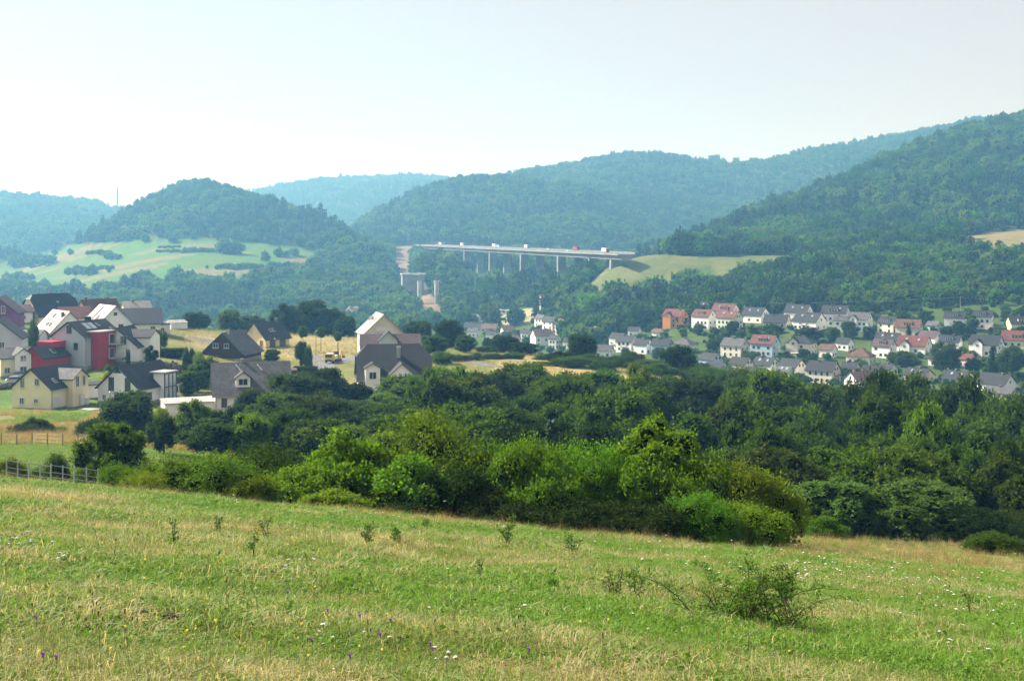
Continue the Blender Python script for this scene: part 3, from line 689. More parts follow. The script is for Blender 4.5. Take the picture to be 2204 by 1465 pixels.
class House:
    """walls, roof and openings; local x = ridge, S = -y long side, W/E = gable ends"""
    def __init__(s, name, label, loc, th, W, L, He, pitch, wall, roof, over=.45, group=None, hip=0.0, cat='house', plinth=True):
        s.W, s.L, s.He = W, L, He; s.t = math.tan(math.radians(pitch)); s.Hr = He + W / 2 * s.t; s.roofm = roof; s.wallm = wall
        s.root = empty(name, loc, math.radians(th) - math.atan2(loc[0], loc[1])); tag(s.root, label, cat, group); w, l = W / 2, L / 2
        hw = min(hip * s.t, W / 2 * s.t) if hip else 0
        mb = MB()
        if hip >= w - .01: mb.box((0, 0, (He - 1.2) / 2), (L, W, He + 1.2))
        elif hip:
            cut = w - (W / 2 - (W / 2 - hip)); zc = s.Hr - hip * s.t
            mb.prism([(-w, -1.2), (w, -1.2), (w, He), (hip, zc), (-hip, zc), (-w, He)], 'x', -l, l)
        else: mb.prism([(-w, -1.2), (w, -1.2), (w, He), (0, s.Hr - .02), (-w, He)], 'x', -l, l)
        s.wall = mb.build('wall', wall, s.root)
        if plinth: MB().box((0, 0, -.35), (L + .06, W + .06, 1.3)).build('plinth', PLINTH, s.root)
        o = over; th_ = .2; rb = MB(); ze = He - o * s.t; lo = l + o
        if not hip:
            for sg in (-1, 1):
                a = (sg * (w + o), ze); b = (0, s.Hr)
                poly = [a, b, (0, s.Hr + th_), (sg * (w + o), ze + th_)]
                rb.prism(poly if sg < 0 else poly[::-1], 'x', -lo, lo)
        else:
            rz = s.Hr + th_; hh = hip + (o if hip >= w - .01 else 0)
            zc = s.Hr - hip * s.t if hip < w - .01 else ze; yc = hip if hip < w - .01 else w + o
            xr = lo - hh; e = ze + th_
            for sg in (-1, 1):
                rb.add([(-lo, sg * (w + o), e), (lo, sg * (w + o), e), (lo, sg * yc, zc + th_), (xr, 0, rz), (-xr, 0, rz), (-lo, sg * yc, zc + th_)], [(0, 1, 2, 3, 4, 5) if sg < 0 else (5, 4, 3, 2, 1, 0)])
                rb.add([(-lo, sg * (w + o), e - th_), (lo, sg * (w + o), e - th_), (lo, sg * (w + o), e), (-lo, sg * (w + o), e)], [(0, 1, 2, 3)])
                rb.add([(sg * lo, -yc, zc + th_), (sg * lo, yc, zc + th_), (sg * xr, 0, rz)], [(0, 1, 2) if sg > 0 else (2, 1, 0)])
            rb.add([(-lo, -(w + o), ze), (lo, -(w + o), ze), (lo, w + o, ze), (-lo, w + o, ze)], [(3, 2, 1, 0)])
        me = rb.mesh('roof', roof); add_uv(me); s.roof = mobj('roof', me, s.root)
    def face(s, f, u, v):
        w, l = s.W / 2, s.L / 2
        return {'S': ((u, -w, v), 0), 'N': ((-u, w, v), math.pi), 'W': ((-l, -u, v), -math.pi / 2), 'E': ((l, u, v), math.pi / 2)}[f]
    def win(s, f, u, v, w=1.1, h=1.3, frame=None, glass=None, cross=True, sill=True):
        p, r = s.face(f, u, v); F_, G_, S_, cache = win_meshes(w, h, cross); fm = frame or FRAME; gm = glass or GLASS
        k = (fm.name, gm.name)
        if k not in cache: cache[k] = (F_.mesh('window', fm), G_.mesh('pane', gm), S_.mesh('sill', fm))
        o = mobj('window', cache[k][0], s.root, p, (0, 0, r)); mobj('pane', cache[k][1], o)
        if sill: mobj('sill', cache[k][2], o)
        return s
    def small(s, f, pts, w=1.1, h=1.3):
        """windows of a far house: frame and pane in one piece each"""
        k = ('far', round(w, 1), round(h, 1))
        if k not in WINC:
            mb = MB(); mb.box((0, -.02, 0), (w + .16, .06, h + .16), 0); mb.box((0, -.04, 0), (w, .07, h), 1); WINC[k] = mb.mesh('window', [FRAME, GLASS])
        for u, v in pts:
            p, r = s.face(f, u, v); mobj('window', WINC[k], s.root, p, (0, 0, r))
        return s
    def door(s, f, u, w=1.05, h=2.1, m=None, z=0.0, name='door'):
        p, r = s.face(f, u, z + h / 2); o = MB().box((0, -.02, 0), (w, .1, h)).build(name, m or WOODB, s.root, p, (0, 0, r))
        MB().box((w * .36, -.1, -.05), (.05, .08, .16)).build('handle', METAL, o); return s
    def slope(s, f, u, k):
        """point on the roof slope f ('S' or 'N'), k = 0 eaves .. 1 ridge"""
        sg = -1 if f == 'S' else 1; y = sg * (s.W / 2) * (1 - k); return (u, y, s.He + (s.W / 2 - abs(y)) * s.t)
    def sky(s, f, u, k, w=.9, h=1.2, m=None, name='skylight'):
        p = s.slope(f, u, k); a = math.atan(s.t) * (1 if f == 'S' else -1)
        o = MB().box((0, 0, .24), (w, h, .10)).build(name, FRAME if not m else METAL, s.root, p, (a, 0, 0)); MB().box((0, 0, .30), (w - .16, h - .16, .05)).build('pane', m or GLASS, o); return s
    def chimney(s, u, f='S', k=.8, h=1.4, m=None, w=.6):
        p = s.slope(f, u, k); c = MB().box((0, 0, 0), (w, w, h + .8)); o = c.build('chimney', m or CHIM, s.roof, p)
        MB().box((0, 0, h / 2 + .45), (w + .16, w + .16, .1)).build('chimney_cap', PLINTH, s.root, p); return s
    def gable(s, f, u, w, h0, dep, pitch=40, wall=None, roof=None, base=-.6, over=.3, name='cross_gable', wins=()):
        """a gabled bay or dormer standing out of side f: w wide, walls up to h0, ridge runs back into the roof"""
        sg = -1 if f == 'S' else 1; t = math.tan(math.radians(pitch)); yo = sg * (s.W / 2 + dep); hr = h0 + w / 2 * t
        yi = sg * max(0, (s.W / 2) - (hr - s.He) / s.t); yi2 = sg * (s.W / 2 - .1) if base < s.He else yi
        mb = MB().prism([(u - w / 2, base), (u + w / 2, base), (u + w / 2, h0), (u, hr - .02), (u - w / 2, h0)], 'y', min(yo, yi), max(yo, yi))
        o = mb.build(name, wall or s.wallm, s.root); rb = MB()
        for q_ in (-1, 1):
            a = (u + q_ * (w / 2 + over), h0 - over * t); poly = [a, (u, hr), (u, hr + .16), (a[0], a[1] + .16)]
            rb.prism(poly, 'y', min(yo + sg * over, yi * .9), max(yo + sg * over, yi * .9))
        me = rb.mesh('dormer_roof', roof or s.roofm); add_uv(me); mobj('dormer_roof', me, o)
        r = 0 if f == 'S' else math.pi
        for du, v, ww, hh in wins:
            F_, G_, S_, cache = win_meshes(ww, hh, True)
            wo = F_.build('window', FRAME, s.root, (u + du, yo, v), (0, 0, r)); G_.build('pane', GLASS, wo)
        return s
    def shed_dormer(s, f, u, w, k0, k1, h, wall=None, n=2, m=None):
        """low dormer with a flat sloping lid"""
        sg = -1 if f == 'S' else 1; a = s.slope(f, u, k0); b = s.slope(f, u, k1); zt = a[2] + h
        mb = MB().prism([(a[1], a[2] - .1), (b[1], b[2]), (b[1], max(b[2] + .05, zt + .25)), (a[1], zt)], 'x', u - w / 2, u + w / 2)
        o = mb.build('dormer', wall or s.wallm, s.root)
        lid = MB().prism([(a[1] + sg * .3, zt - .02), (b[1], max(b[2] + .05, zt + .25) + .02), (b[1], max(b[2] + .05, zt + .25) + .18), (a[1] + sg * .3, zt + .14)], 'x', u - w / 2 - .25, u + w / 2 + .25)
        me = lid.mesh('dormer_roof', m or s.roofm); add_uv(me); mobj('dormer_roof', me, o)
        for i in range(n):
            uu = u + (i - (n - 1) / 2) * w / n; MB().box((0, 0, 0), (w / n * .7, .12, h * .6)).build('pane', GLASS, o, (uu, a[1], a[2] + h * .5))
        return s
    def balcony(s, f, u, v, w, d=1.3, m=None):
        p, r = s.face(f, u, v); o = MB().box((0, -d / 2, 0), (w, d, .18)).build('balcony', CONC, s.root, p, (0, 0, r)); mb = MB()
        for q_ in np.linspace(-w / 2, w / 2, int(w / .35) + 2): mb.box((q_, -d, .55), (.04, .04, .95))
        mb.box((0, -d, 1.05), (w, .07, .07)); 
        for e in (-w / 2, w / 2): mb.box((e, -d / 2, 1.05), (.06, d, .07)); mb.box((e, -d / 2, .55), (.04, d, .5))
        mb.build('railing', m or METAL, o); return s
    def gutter(s):
        for sg in (-1, 1): MB().box((0, sg * (s.W / 2 + .55), s.He - .45 * s.t + .05), (s.L + .7, .13, .11)).build('gutter', METAL, s.root)
        MB().box((-s.L / 2 + .15, -s.W / 2 - .08, s.He / 2), (.09, .09, s.He)).build('downpipe', METAL, s.root); return s
def H_at(x, Y, z=None):
    p = at(x, Y); return (p[0], p[1], p[2] if z is None else z)

# ---------------------------------------------------------------- settlement on the left plateau
h = House('house', 'cream yellow house with black roof and cross gable at the lower left', H_at(106, 222), 53, 8.3, 10, 3.9, 39, W_CREAM, R_NAVY); h.gutter()
h.win('W', 1.2, 5.0, 1.0, 1.3).win('W', -1.9, 4.8, .9, 1.9).win('W', 1.0, 1.6, .9, .8).win('W', -2.0, 1.5, 1.0, 1.2).win('S', -3.2, 1.4, 2.0, 1.7, glass=SHUT)
h.gable('S', 1.6, 4.6, 5.2, 1.4, 34, base=-.8, wins=[(.9, 4.6, .9, 1.9), (-1.0, 4.6, 1.0, 2.0)], roof=R_GREY).sky('S', -2.6, .3, .8, 1.2).win('S', 4.3, 1.5, .8, 1.2)
MB().box((1.9, -5.75, 1.1), (1.3, .12, 2.2)).build('door', FRAME, h.root); MB().box((1.0, -6.3, 1.2), (.08, .9, 2.0)).build('door_leaf', FRAME, h.root, (0, 0, 0), (.12, .2, .3))
g = House('garage', 'small white garage with dark flat roof beside the cream yellow house', H_at(195, 232), 12, 5.2, 3.6, 2.4, 6, W_CREAM, R_SLATE, .25, cat='garage'); g.door('S', 0, 2.6, 2.1, SHUT, name='garage_door')
h = House('house', 'white house with black roof and glazed two storey bay, lower left', H_at(300, 228), 52, 9.2, 12, 2.9, 40, W_WHITE, R_SLATE); h.gutter()
h.win('W', 2.1, 3.6, 1.2, 2.4, DARKF).win('W', -1.6, 3.6, 1.2, 2.4, DARKF).win('W', 2.0, .9, 1.1, 1.2, glass=SHUT).win('S', -3.6, 1.3, 2.4, 1.3, DARKF).win('S', 4.7, 1.6, 1.8, 1.1, DARKF)
me = MB().prism([(-.9, 0), (.9, 0), (0, 1.0)], 'x', -6.06, -5.97).mesh('window', DARKF); mobj('window', me, h.root, (0, .2, 5.6))
b = MB(); b.box((1.6, -4.6, 2.5), (3.6, 2.4, 5.4)); bay = b.build('glass_bay', W_WHITE, h.root); fr = MB()
for q_ in (-.15, 1.1, 2.3, 3.35): fr.box((q_, -5.86, 2.45), (.16, .16, 5.3))
for q_ in (.1, 2.55, 5.05): fr.box((1.6, -5.85, q_), (3.7, .14, .2))
fr.build('bay_frame', DARKF, bay); MB().box((1.6, -5.81, 2.5), (3.4, .06, 5.0)).build('bay_glass', SOLAR, bay); MB().box((1.6, -4.4, 5.3), (4.4, 3.4, .22)).build('bay_roof', PLINTH, bay)
for u_ in (.3, 2.2): h.win('W', -3.2 + u_ * 0, 1.0, .9, 1.1) if u_ < 1 else None
h = House('house', 'tall grey house with red bay, balconies and solar panels', H_at(186, 268), 50, 9, 11.5, 6.6, 34, W_GREY, R_SLATE); h.gutter()
h.win('W', .2, 8.2, 1.3, 1.6, DARKF).win('W', -2.4, 4.4, .8, 2.8, DARKF).win('W', -2.4, 1.0, .8, 2.6, DARKF).win('W', 2.0, 4.6, 1.1, 1.4, DARKF).chimney(1.0, 'N', .9, 1.5, R_SLATE, 1.0)
h.sky('S', -2.2, .62, 1.5, 2.2, SOLAR, 'solar_panel').sky('S', -.4, .62, 1.5, 2.2, SOLAR, 'solar_panel').sky('S', 1.7, .66, .8, 1.1).sky('S', 4.6, .2, 1.0, 2.4)
MB().box((-1.2, -5.2, 3.4), (5.4, 3.0, 8.2)).build('red_bay', W_RED, h.root); MB().box((-1.2, -5.1, 7.6), (5.8, 3.4, .25)).build('bay_roof', PLINTH, h.root)
for v_ in (1.9, 5.0):
    wo = MB().box((.2, -6.73, v_ + .9), (1.9, .08, 2.2)).build('balcony_door', FRAME, h.root); MB().box((.2, -6.78, v_ + .9), (1.6, .04, 2.0)).build('pane', GLASS, wo)
    bo = MB().box((1.0, -7.5, v_ - .3), (3.8, 1.6, .16)).build('balcony', CONC, h.root); rb = MB(); rb.box((1.0, -8.25, v_ + .75), (3.8, .06, .07))
    for q_ in np.linspace(-.9, 2.9, 12): rb.box((q_, -8.25, v_ + .25), (.04, .04, 1.0))
    rb.build('railing', METAL, bo)
h = House('red_annex', 'low crimson annex house with dark roof left of the grey house', H_at(98, 258), 48, 6.2, 8, 3.6, 36, W_RED, R_SLATE, .2); h.sky('S', .3, .5, .9, 1.4).win('S', 2.0, 1.3, 1.0, 1.1)
MB().box((3.0, 1.2, 3.2), (4.2, 4.0, 7.0)).build('flat_bay', W_RED, h.root)
h = House('house', 'white house with plain gable and rose tiled roof at the upper left', H_at(132, 300), 110, 9.6, 11, 2.9, 46, W_WHITE, R_PINK); h.sky('N', 1, .75, .8, 1.4).sky('N', -1.5, .35, .8, 1.2).sky('N', .5, .35, .8, 1.2).chimney(-4.2, 'N', .75)
h.win('N', -3, 1.3, 1, 1.2).win('N', 0, 1.3, 1, 1.2).win('N', 3, 1.3, 1, 1.2)
h = House('house', 'pale grey gabled house with bright roof and diamond window', H_at(232, 300), 112, 8.6, 9.5, 5.4, 44, W_WHITE, R_PALE); h.win('W', 1.2, 4.3, 1.0, 2.0).win('W', -2.4, 5.0, .9, 1.2).sky('N', 1.2, .55, .5, 4.5).sky('N', -1.5, .3, .8, 1.6)
MB().box((-4.8, 0, 7.7), (.1, .8, .8)).build('window', DARKF, h.root)
h = House('house', 'white gabled house with paired windows right of the red bay', H_at(268, 272), 68, 9.4, 9, 3.6, 40, W_WHITE, R_SLATE); h.win('W', 1.6, 4.9, 1.5, 2.0).win('W', -1.3, 5.0, 1.2, 1.9).win('W', -3.1, 2.2, 1.4, .7).win('W', 1.8, 1.0, 1.2, .8).gable('S', 1.5, 6, 5.4, 1.8, 26).chimney(-1, 'N', .95, 1)
h = House('house', 'house with long dark blue roof behind the white gables', H_at(298, 332), 4, 10.5, 11, 3.2, 34, W_WHITE, R_NAVY, .7); h.win('S', 3.4, 1.6, 1.3, 1.2).win('S', -2, 1.6, 2, 1.2)
h = House('annex', 'low white flat roofed annex right of the long dark blue roof', H_at(348, 338), 4, 6, 4.2, 2.8, 3, W_WHITE, R_SLATE, .1, cat='annex'); h.win('S', 0, 1.5, 1, 1)
h = House('house', 'small house with pale sunlit roof behind the dark blue roof', H_at(292, 375), 18, 8, 8, 4.8, 38, W_CREAM, R_PALE); h.win('E', .5, 5.2, .9, .9).chimney(-1, 'S', .95, .8)
h = House('house', 'house with brown tiled roof and cream left gable', H_at(212, 352), 24, 9, 10, 3.6, 42, W_CREAM, R_BRN); h.win('W', 1, 4.4, 1, 1.1).win('W', -1.6, 1.6, 1, 1.2).chimney(-3.8, 'N', .98, 1).chimney(2.4, 'S', .95, .9)
h = House('house', 'low house with dark red roof between brown and rose roofs', H_at(160, 345), 10, 8, 8, 2.6, 35, W_WHITE, R_RED)
h = House('house', 'house with very large navy half hipped roof and cream gable', H_at(108, 352), 28, 12, 13, 2.8, 44, W_CREAM, R_NAVY, .5, hip=1.6); h.win('W', 1.5, 4.6, 1.1, 1.2).win('W', -1.2, 1.8, 1.2, 1.3).sky('S', 1, .6, .5, .6).chimney(0, 'N', .95, .8)
h = House('house', 'purple house with steep gable at the left picture edge', H_at(4, 325), 78, 9.6, 10, 4.6, 40, W_PUR, R_PURP); h.win('W', -3.1, 5.4, 1.0, 2.0).win('W', 1.4, 5.4, 1.0, 2.0).win('W', -3.2, 2.4, 1.2, .8)
h = House('outbuilding', 'low outbuilding with plum roof right of the purple house', H_at(42, 345), 5, 6, 6.5, 3.4, 30, W_WHITE, R_PURP, cat='outbuilding'); h.win('S', 1, 1.8, .9, 1)
h = House('house', 'big pale grey house with plain gable cut by the left picture edge', H_at(2, 268), 80, 9.8, 9, 6.2, 40, W_GREY, R_SLATE); h.win('W', 1.0, 4.8, 1.1, 1.4)
h = House('house', 'cream low house with small hipped dormer at the left edge', H_at(26, 256), 16, 7, 6.6, 4.0, 26, W_CREAM, R_GREY); h.gable('S', 1.0, 3.2, 4.6, .9, 38, W_WHITE, R_SLATE, base=-.6, wins=[(0, 3.8, 1.2, 1.3), (0, 1.2, 1.4, 1.9)]).win('S', -2, 1.4, 1.2, 1.3)
h = House('garage', 'white garage with grey slanting roof behind the red annex', H_at(66, 292), 148, 6, 7, 2.5, 28, W_WHITE, R_GREY, .3, cat='garage')
h = House('house', 'brown timber house with broad gable behind the tiled roof', H_at(500, 302), 64, 10.8, 10.5, 1.6, 42, W_WOOD, R_GREY, .6); h.win('W', 1.0, 3.4, 1.3, 1.2).win('W', -1.9, 3.4, 1.5, 1.2).chimney(-3.4, 'S', .92, 1.3, CONC, .55)
h = House('house', 'yellow house with steep dark blue roof alone in the tan meadow', H_at(574, 347), 45, 8.6, 9.5, 2.7, 45, W_YEL, R_NAVY, .6); h.win('W', 1.5, 4.6, .9, 1.3, glass=SHUT).win('W', -1.4, 4.6, .9, 1.3, glass=SHUT).win('W', -.6, 1.4, 1.0, 1.4).win('S', -2.0, 1.2, 2.2, 2.0, DARKF).win('S', 2.0, 1.2, 2.4, 2.0, DARKF).sky('S', -1, .45, .8, 1.2).sky('S', .2, .45, .8, 1.2).chimney(3.5, 'S', .95, 1.2).door('W', 2.6)
h = House('house', 'white house under a broad grey tiled roof with one dormer', H_at(540, 211), 4, 10.4, 12.6, 4.6, 42, W_WHITE, R_GREY, .5); h.gutter()
h.gable('S', -1.6, 2.4, 7.2, -.9, 38, W_WHITE, R_SLATE, base=4.0, name='dormer', wins=[(0, 6.5, 1.6, 1.2)]).win('S', -4.8, 3.2, .9, 1.4, DARKF).win('S', -2.2, 2.6, 1.3, 1.5, DARKF).win('S', 2, 2.6, 1.2, 1.4, DARKF).win('S', -3.5, .6, 1.1, 1.2).chimney(-1.5, 'N', .95, 1, METAL, .4)
for u_ in (-2.6, 1.0): MB().tube([h.slope('S', u_, .86), tuple(np.array(h.slope('S', u_, .86)) + [.0, -.2, .5]), tuple(np.array(h.slope('S', u_, .66)) + [.8, -.2, .45])], .1, 6).build('roof_pipe', METAL, h.root)
h = House('annex', 'flat roofed whitewashed annex left of the grey tiled house', H_at(408, 207), 7, 7, 8.8, 2.9, 2, W_WHITE, PLINTH, .2, cat='annex'); h.win('E', 1, 1.4, .5, 1.2, DARKF)
h = House('shed', 'dark flat roofed shed just behind the grey tiled roof', H_at(612, 262), 5, 4, 4.6, 2.6, 5, W_WOOD, R_BRN, .3, cat='shed'); h.door('S', 0)
h = House('garden_shed', 'small pale box shed in the hedge left of the brown house', H_at(430, 252), 20, 2.4, 3.2, 2.0, 4, W_GREY, CONC, .1, cat='shed'); h.door('S', .6, .9, 1.7)
h = House('house', 'big house with black slate half hipped roof in the middle', H_at(846, 252), 4, 12.5, 14.4, 2.7, 45, W_WHITE, R_SLATE, .6, hip=2.4); h.gutter()
h.gable('S', -4.6, 3.0, 4.9, 1.0, 30, W_WHITE, R_SLATE, wins=[(0, 3.4, 1.5, 1.5)]).gable('S', 1.2, 5.6, 3.2, 2.2, 42, W_WHITE, R_SLATE, wins=[(-1, 1.6, 1.2, 1.3)]).win('S', -6.4, 1.4, .9, 1.2).chimney(1.0, 'S', .62, 3.4, METAL, .7)
h = House('house', 'tall grey gabled house with bright left roof slope in the middle', H_at(818, 315), 100, 10.2, 11, 6.4, 43, W_TAN, R_PALE); h.win('W', -.6, 7.6, 2.6, 1.0, glass=SHUT).chimney(3, 'N', .55, 1.2, METAL, .3).win('N', -3, 4.0, 1, 1.2).win('N', 2, 4.0, 1, 1.2)
MB().tube([(-1.0, 2.2, 10.2), (-1.3, 2.6, 10.3)], [.55, .5], 10).build('satellite_dish', PLINTH, h.root)
h = House('house', 'house with plum tiled roof wedged behind the black slate roof', H_at(840, 284), 2, 9, 13.5, 5.4, 32, W_WHITE, R_PURP, .4); h.gable('S', -.6, 4.2, 7.2, .2, 44, W_GREY, R_SLATE, base=4.5, name='dormer').chimney(-.6, 'S', 1.0, 1.2)
h = House('carport', 'low white canopy roof at the end of the road', H_at(378, 390), 22, 6, 5.5, 2.2, 14, W_WHITE, R_PALE, .2, cat='canopy')
BLUE = surf('blue_container', (.02, .10, .42), .5, .1)
o = MB(); o.box((0, 0, 1.2), (2.4, 2.2, 2.4)); o.box((0, 0, 2.45), (2.5, 2.3, .1))
for q_ in (-.9, -.3, .3, .9): o.box((q_, -1.13, 1.2), (.1, .06, 2.2))
tag(o.build('container', BLUE, None, at(107, 287)), 'bright blue site container between the white and grey houses', 'container')

# ---------------------------------------------------------------- roads and paths
def ribbon(name, pix, width, mat, lab, dz=.06, y0=205):
    P = [np.array(hit(x, y, y0, 520)[:2]) for x, y in pix]; Q = []
    for i in range(len(P) - 1):
        for t in np.linspace(0, 1, 9)[:-1]:
            p0, p1, p2, p3 = P[max(i - 1, 0)], P[i], P[i + 1], P[min(i + 2, len(P) - 1)]
            Q.append(.5 * ((2 * p1) + (-p0 + p2) * t + (2 * p0 - 5 * p1 + 4 * p2 - p3) * t * t + (-p0 + 3 * p1 - 3 * p2 + p3) * t ** 3))
    Q.append(P[-1]); Q = np.array(Q); d = np.gradient(Q, axis=0); nrm = np.stack([-d[:, 1], d[:, 0]], 1); nrm /= np.linalg.norm(nrm, axis=1, keepdims=True) + 1e-9
    offs = np.linspace(-.5, .5, 5) * width; V = []
    for o_ in offs:
        q_ = Q + nrm * o_; V.append(np.column_stack([q_, H(q_[:, 0], q_[:, 1]) + dz]))
    V = np.stack(V, 1); n = len(Q); idx = np.arange(n * 5).reshape(n, 5); f = np.stack([idx[:-1, :-1], idx[:-1, 1:], idx[1:, 1:], idx[1:, :-1]], -1).reshape(-1, 4)
    me = mesh_np(name, V.reshape(-1, 3), f, mat); me.flip_normals() if me.polygons[0].normal.z < 0 else None
    return tag(mobj(name, me), lab, 'road', kind='structure')
PAVE = surf('paving_rose', (.42, .34, .30), .9, .15, 1.2)
ribbon('road', [(340, 718), (395, 724), (435, 731), (470, 741), (480, 752)], 6.0, ASPH, 'curving asphalt road past the tan meadow')
ribbon('pavement', [(405, 722), (442, 727), (478, 737), (490, 750)], 2.0, PAVE, 'rose coloured pavement along the curving road', .12)
ribbon('road', [(640, 760), (672, 768), (690, 785), (686, 800), (680, 830)], 6.5, ASPH, 'asphalt road where the yellow truck stands')
ribbon('road', [(690, 775), (730, 780), (770, 768), (800, 772)], 4.5, ASPH, 'side road running behind the black slate house')
ribbon('road', [(-60, 812), (10, 802), (50, 794), (80, 780)], 5.5, ASPH, 'street in front of the crimson annex')
ribbon('path', [(935, 776), (985, 774), (1040, 784), (1075, 790)], 3.5, ASPH, 'narrow lane right of the black slate house')
ribbon('terrace', [(178, 882), (215, 878)], 4.0, PAVE, 'paved terrace beside the cream yellow house', .08)

# ---------------------------------------------------------------- hedge at the foot of the field
HEDGE = 'shrubs of the hedge along the field edge'
def shrub(x, Y, top, w, tint, label, var=None, name='hedge_shrub', group=HEDGE, **k):
    if group == HEDGE: tint = {'light': 'hlight', 'mid': 'hmid'}.get(tint, tint)
    return tree(x, Y, top, w * (1.25 if group == HEDGE else 1.1), tint, label, group, name, 's', var, 'shrub', **k)
shrub(258, 47, 1000, 90, 'mid', 'small green shrub between the round tree and the broad broom bush', 3)
shrub(345, 47, 984, 150, 'mid', 'left half of the broad feathery broom bush at the field edge', 3)
shrub(455, 46, 978, 190, 'mid', 'right half of the broad feathery broom bush at the field edge', 3)
shrub(318, 44.5, 1020, 80, 'olive', 'low yellowish shrub in front of the broad broom bush', 1)
shrub(575, 52, 968, 170, 'dark', 'tall dark shrub with arching twigs right of the broom bush', 1)
shrub(540, 45, 1030, 110, 'olive', 'low olive shrub right beside the broom bush', 0)
shrub(640, 46, 1012, 130, 'olive', 'rounded yellow-olive shrub left of the bright tall hedge', 0)
shrub(705, 47, 985, 110, 'light', 'bright green leafy shrub at the left end of the tall hedge', 2)
shrub(770, 48, 942, 170, 'light', 'tall bright leafy shrub left of the domed willow in the hedge', 2)
shrub(720, 43.5, 1075, 110, 'light', 'low leafy bramble at the foot of the bright tall shrub', 5)
shrub(925, 49, 903, 260, 'mid', 'big domed willow shrub, tallest mass in the hedge', 3)
shrub(870, 46.5, 985, 190, 'mid', 'leafy green shrub in front of the domed willow', 2)
shrub(985, 46, 1010, 150, 'dark', 'dark shaded shrub under the right flank of the domed willow', 0)
shrub(1085, 48, 968, 150, 'mid', 'green shrub with upright shoots just right of the domed willow', 4)
shrub(1135, 47, 955, 140, 'mid', 'green shrub with upright shoots in front of the blue spruce', 4)
shrub(1255, 48, 962, 160, 'light', 'bright rounded shrub midway between the spruce and the cherry tree', 1)
shrub(1190, 46, 1005, 130, 'mid', 'green shrub left of the bright rounded shrub, in mid hedge', 0)
shrub(1330, 47, 1000, 140, 'mid', 'shaded green shrub at the left foot of the cherry tree', 4)
shrub(1060, 45, 1065, 150, 'dark', 'low dark undergrowth shrub below the upright shoots of the hedge', 0)
shrub(1215, 44.5, 1078, 170, 'dark', 'low dark undergrowth shrub below the bright rounded shrub', 0)
shrub(1370, 44.5, 1085, 180, 'dark', 'low dark undergrowth shrub under the cherry tree', 4)
shrub(880, 45, 1062, 170, 'dark', 'low dark undergrowth shrub below the domed willow', 5)
tree(1415, 49, 918, 190, 'hlight', 'young cherry tree with drooping leaves rising above the hedge', None, 'cherry_tree', 't', 2)
shrub(1475, 48, 985, 150, 'mid', 'green shrub right of the cherry tree in the hedge', 4)
shrub(1555, 48, 1003, 170, 'olive', 'tall yellow-green shrub near the right end of the hedge', 1)
shrub(1625, 49, 1022, 140, 'olive', 'yellow-green shrub that ends the hedge on the right', 0)
shrub(1500, 44.5, 1065, 130, 'mid', 'low green hawthorn in front of the yellow-green shrubs', 1)
shrub(1600, 45.5, 1085, 150, 'olive', 'low spreading olive shrub at the right foot of the hedge', 1)
# apple trees and shrubs on the right
tree(1805, 80, 1038, 165, 'apple', 'spreading apple tree with visible leaning trunk right of the hedge', 'apple trees below the field', 'apple_tree', 'a')
tree(1985, 78, 1046, 190, 'apple', 'wide apple tree with low branches, second right of the hedge', 'apple trees below the field', 'apple_tree', 'a')
shrub(1775, 66, 1112, 90, 'light', 'small bright bush in the grass left of the leaning apple trunk', 2, 'bush', None)
shrub(2090, 82, 1095, 150, 'dark', 'low dark thicket right of the wide apple tree', 0, 'bush', None)
shrub(2180, 84, 1105, 140, 'mid', 'low green thicket at the right picture edge below the wood', 3, 'bush', None)
shrub(2150, 58, 1165, 120, 'mid', 'weedy bramble patch in the tan grass at the right edge', 5, 'bush', None, h=1.1)
# ---------------------------------------------------------------- left meadow
tree(240, 76, 914, 122, 'hmid', 'dense round tree standing alone in the left meadow', None, 'round_tree', 't', 7)
tree(277, 152, 845, 108, 'grey', 'grey-green willow bush in front of the white house', None, 'willow_tree', 't', 7)
shrub(200, 140, 903, 62, 'dark', 'dark shrub on the hay bank left of the willow bush', 0, 'bush', None)
shrub(80, 158, 900, 52, 'mid', 'green shrub in the middle of the hay bank', 2, 'bush', None)
shrub(40, 155, 915, 50, 'dark', 'small dark shrub low on the hay bank near the left edge', 4, 'bush', None)
shrub(120, 160, 918, 45, 'light', 'small light shrub on the hay bank', 1, 'bush', None)
shrub(18, 62, 992, 75, 'olive', 'rounded bush behind the hurdle fence at the left edge', 5, 'bush', None)
shrub(125, 66, 980, 50, 'dark', 'small spiky sapling behind the hurdle fence', 1, 'bush', None)
shrub(85, 64, 1012, 70, 'mid', 'low bramble behind the hurdle fence', 3, 'bush', None)
shrub(180, 62, 1008, 60, 'mid', 'low bramble left of the round tree', 2, 'bush', None)
FR = 'fruit trees along the meadow'
tree(352, 118, 898, 62, 'grey', 'small fruit tree with clear trunk right of the willow bush', FR, 'fruit_tree', 't', 5)
tree(452, 116, 905, 120, 'grey', 'wide fruit tree with dark trunk in the middle of the row', FR, 'fruit_tree', 't', 3)
tree(535, 116, 892, 85, 'olive', 'yellowish fruit tree at the right of the row', FR, 'fruit_tree', 't', 6)
tree(415, 150, 862, 66, 'light', 'light feathery acacia below the flat white annex', None, 'acacia_tree', 't', 2)
tree(345, 160, 880, 46, 'olive', 'brownish bush below the stone house terrace', None, 'bush', 's', 0, 'shrub')
tree(480, 160, 878, 60, 'mid', 'green tree under the left corner of the tiled house', None, 'broadleaf_tree', 't', 0)
tree(600, 122, 890, 120, 'mid', 'leafy tree right of the fruit tree row', None, 'broadleaf_tree', 't', 4)
tree(680, 120, 905, 130, 'mid', 'leafy rounded tree behind the olive hedge shrubs', None, 'broadleaf_tree', 't', 6)
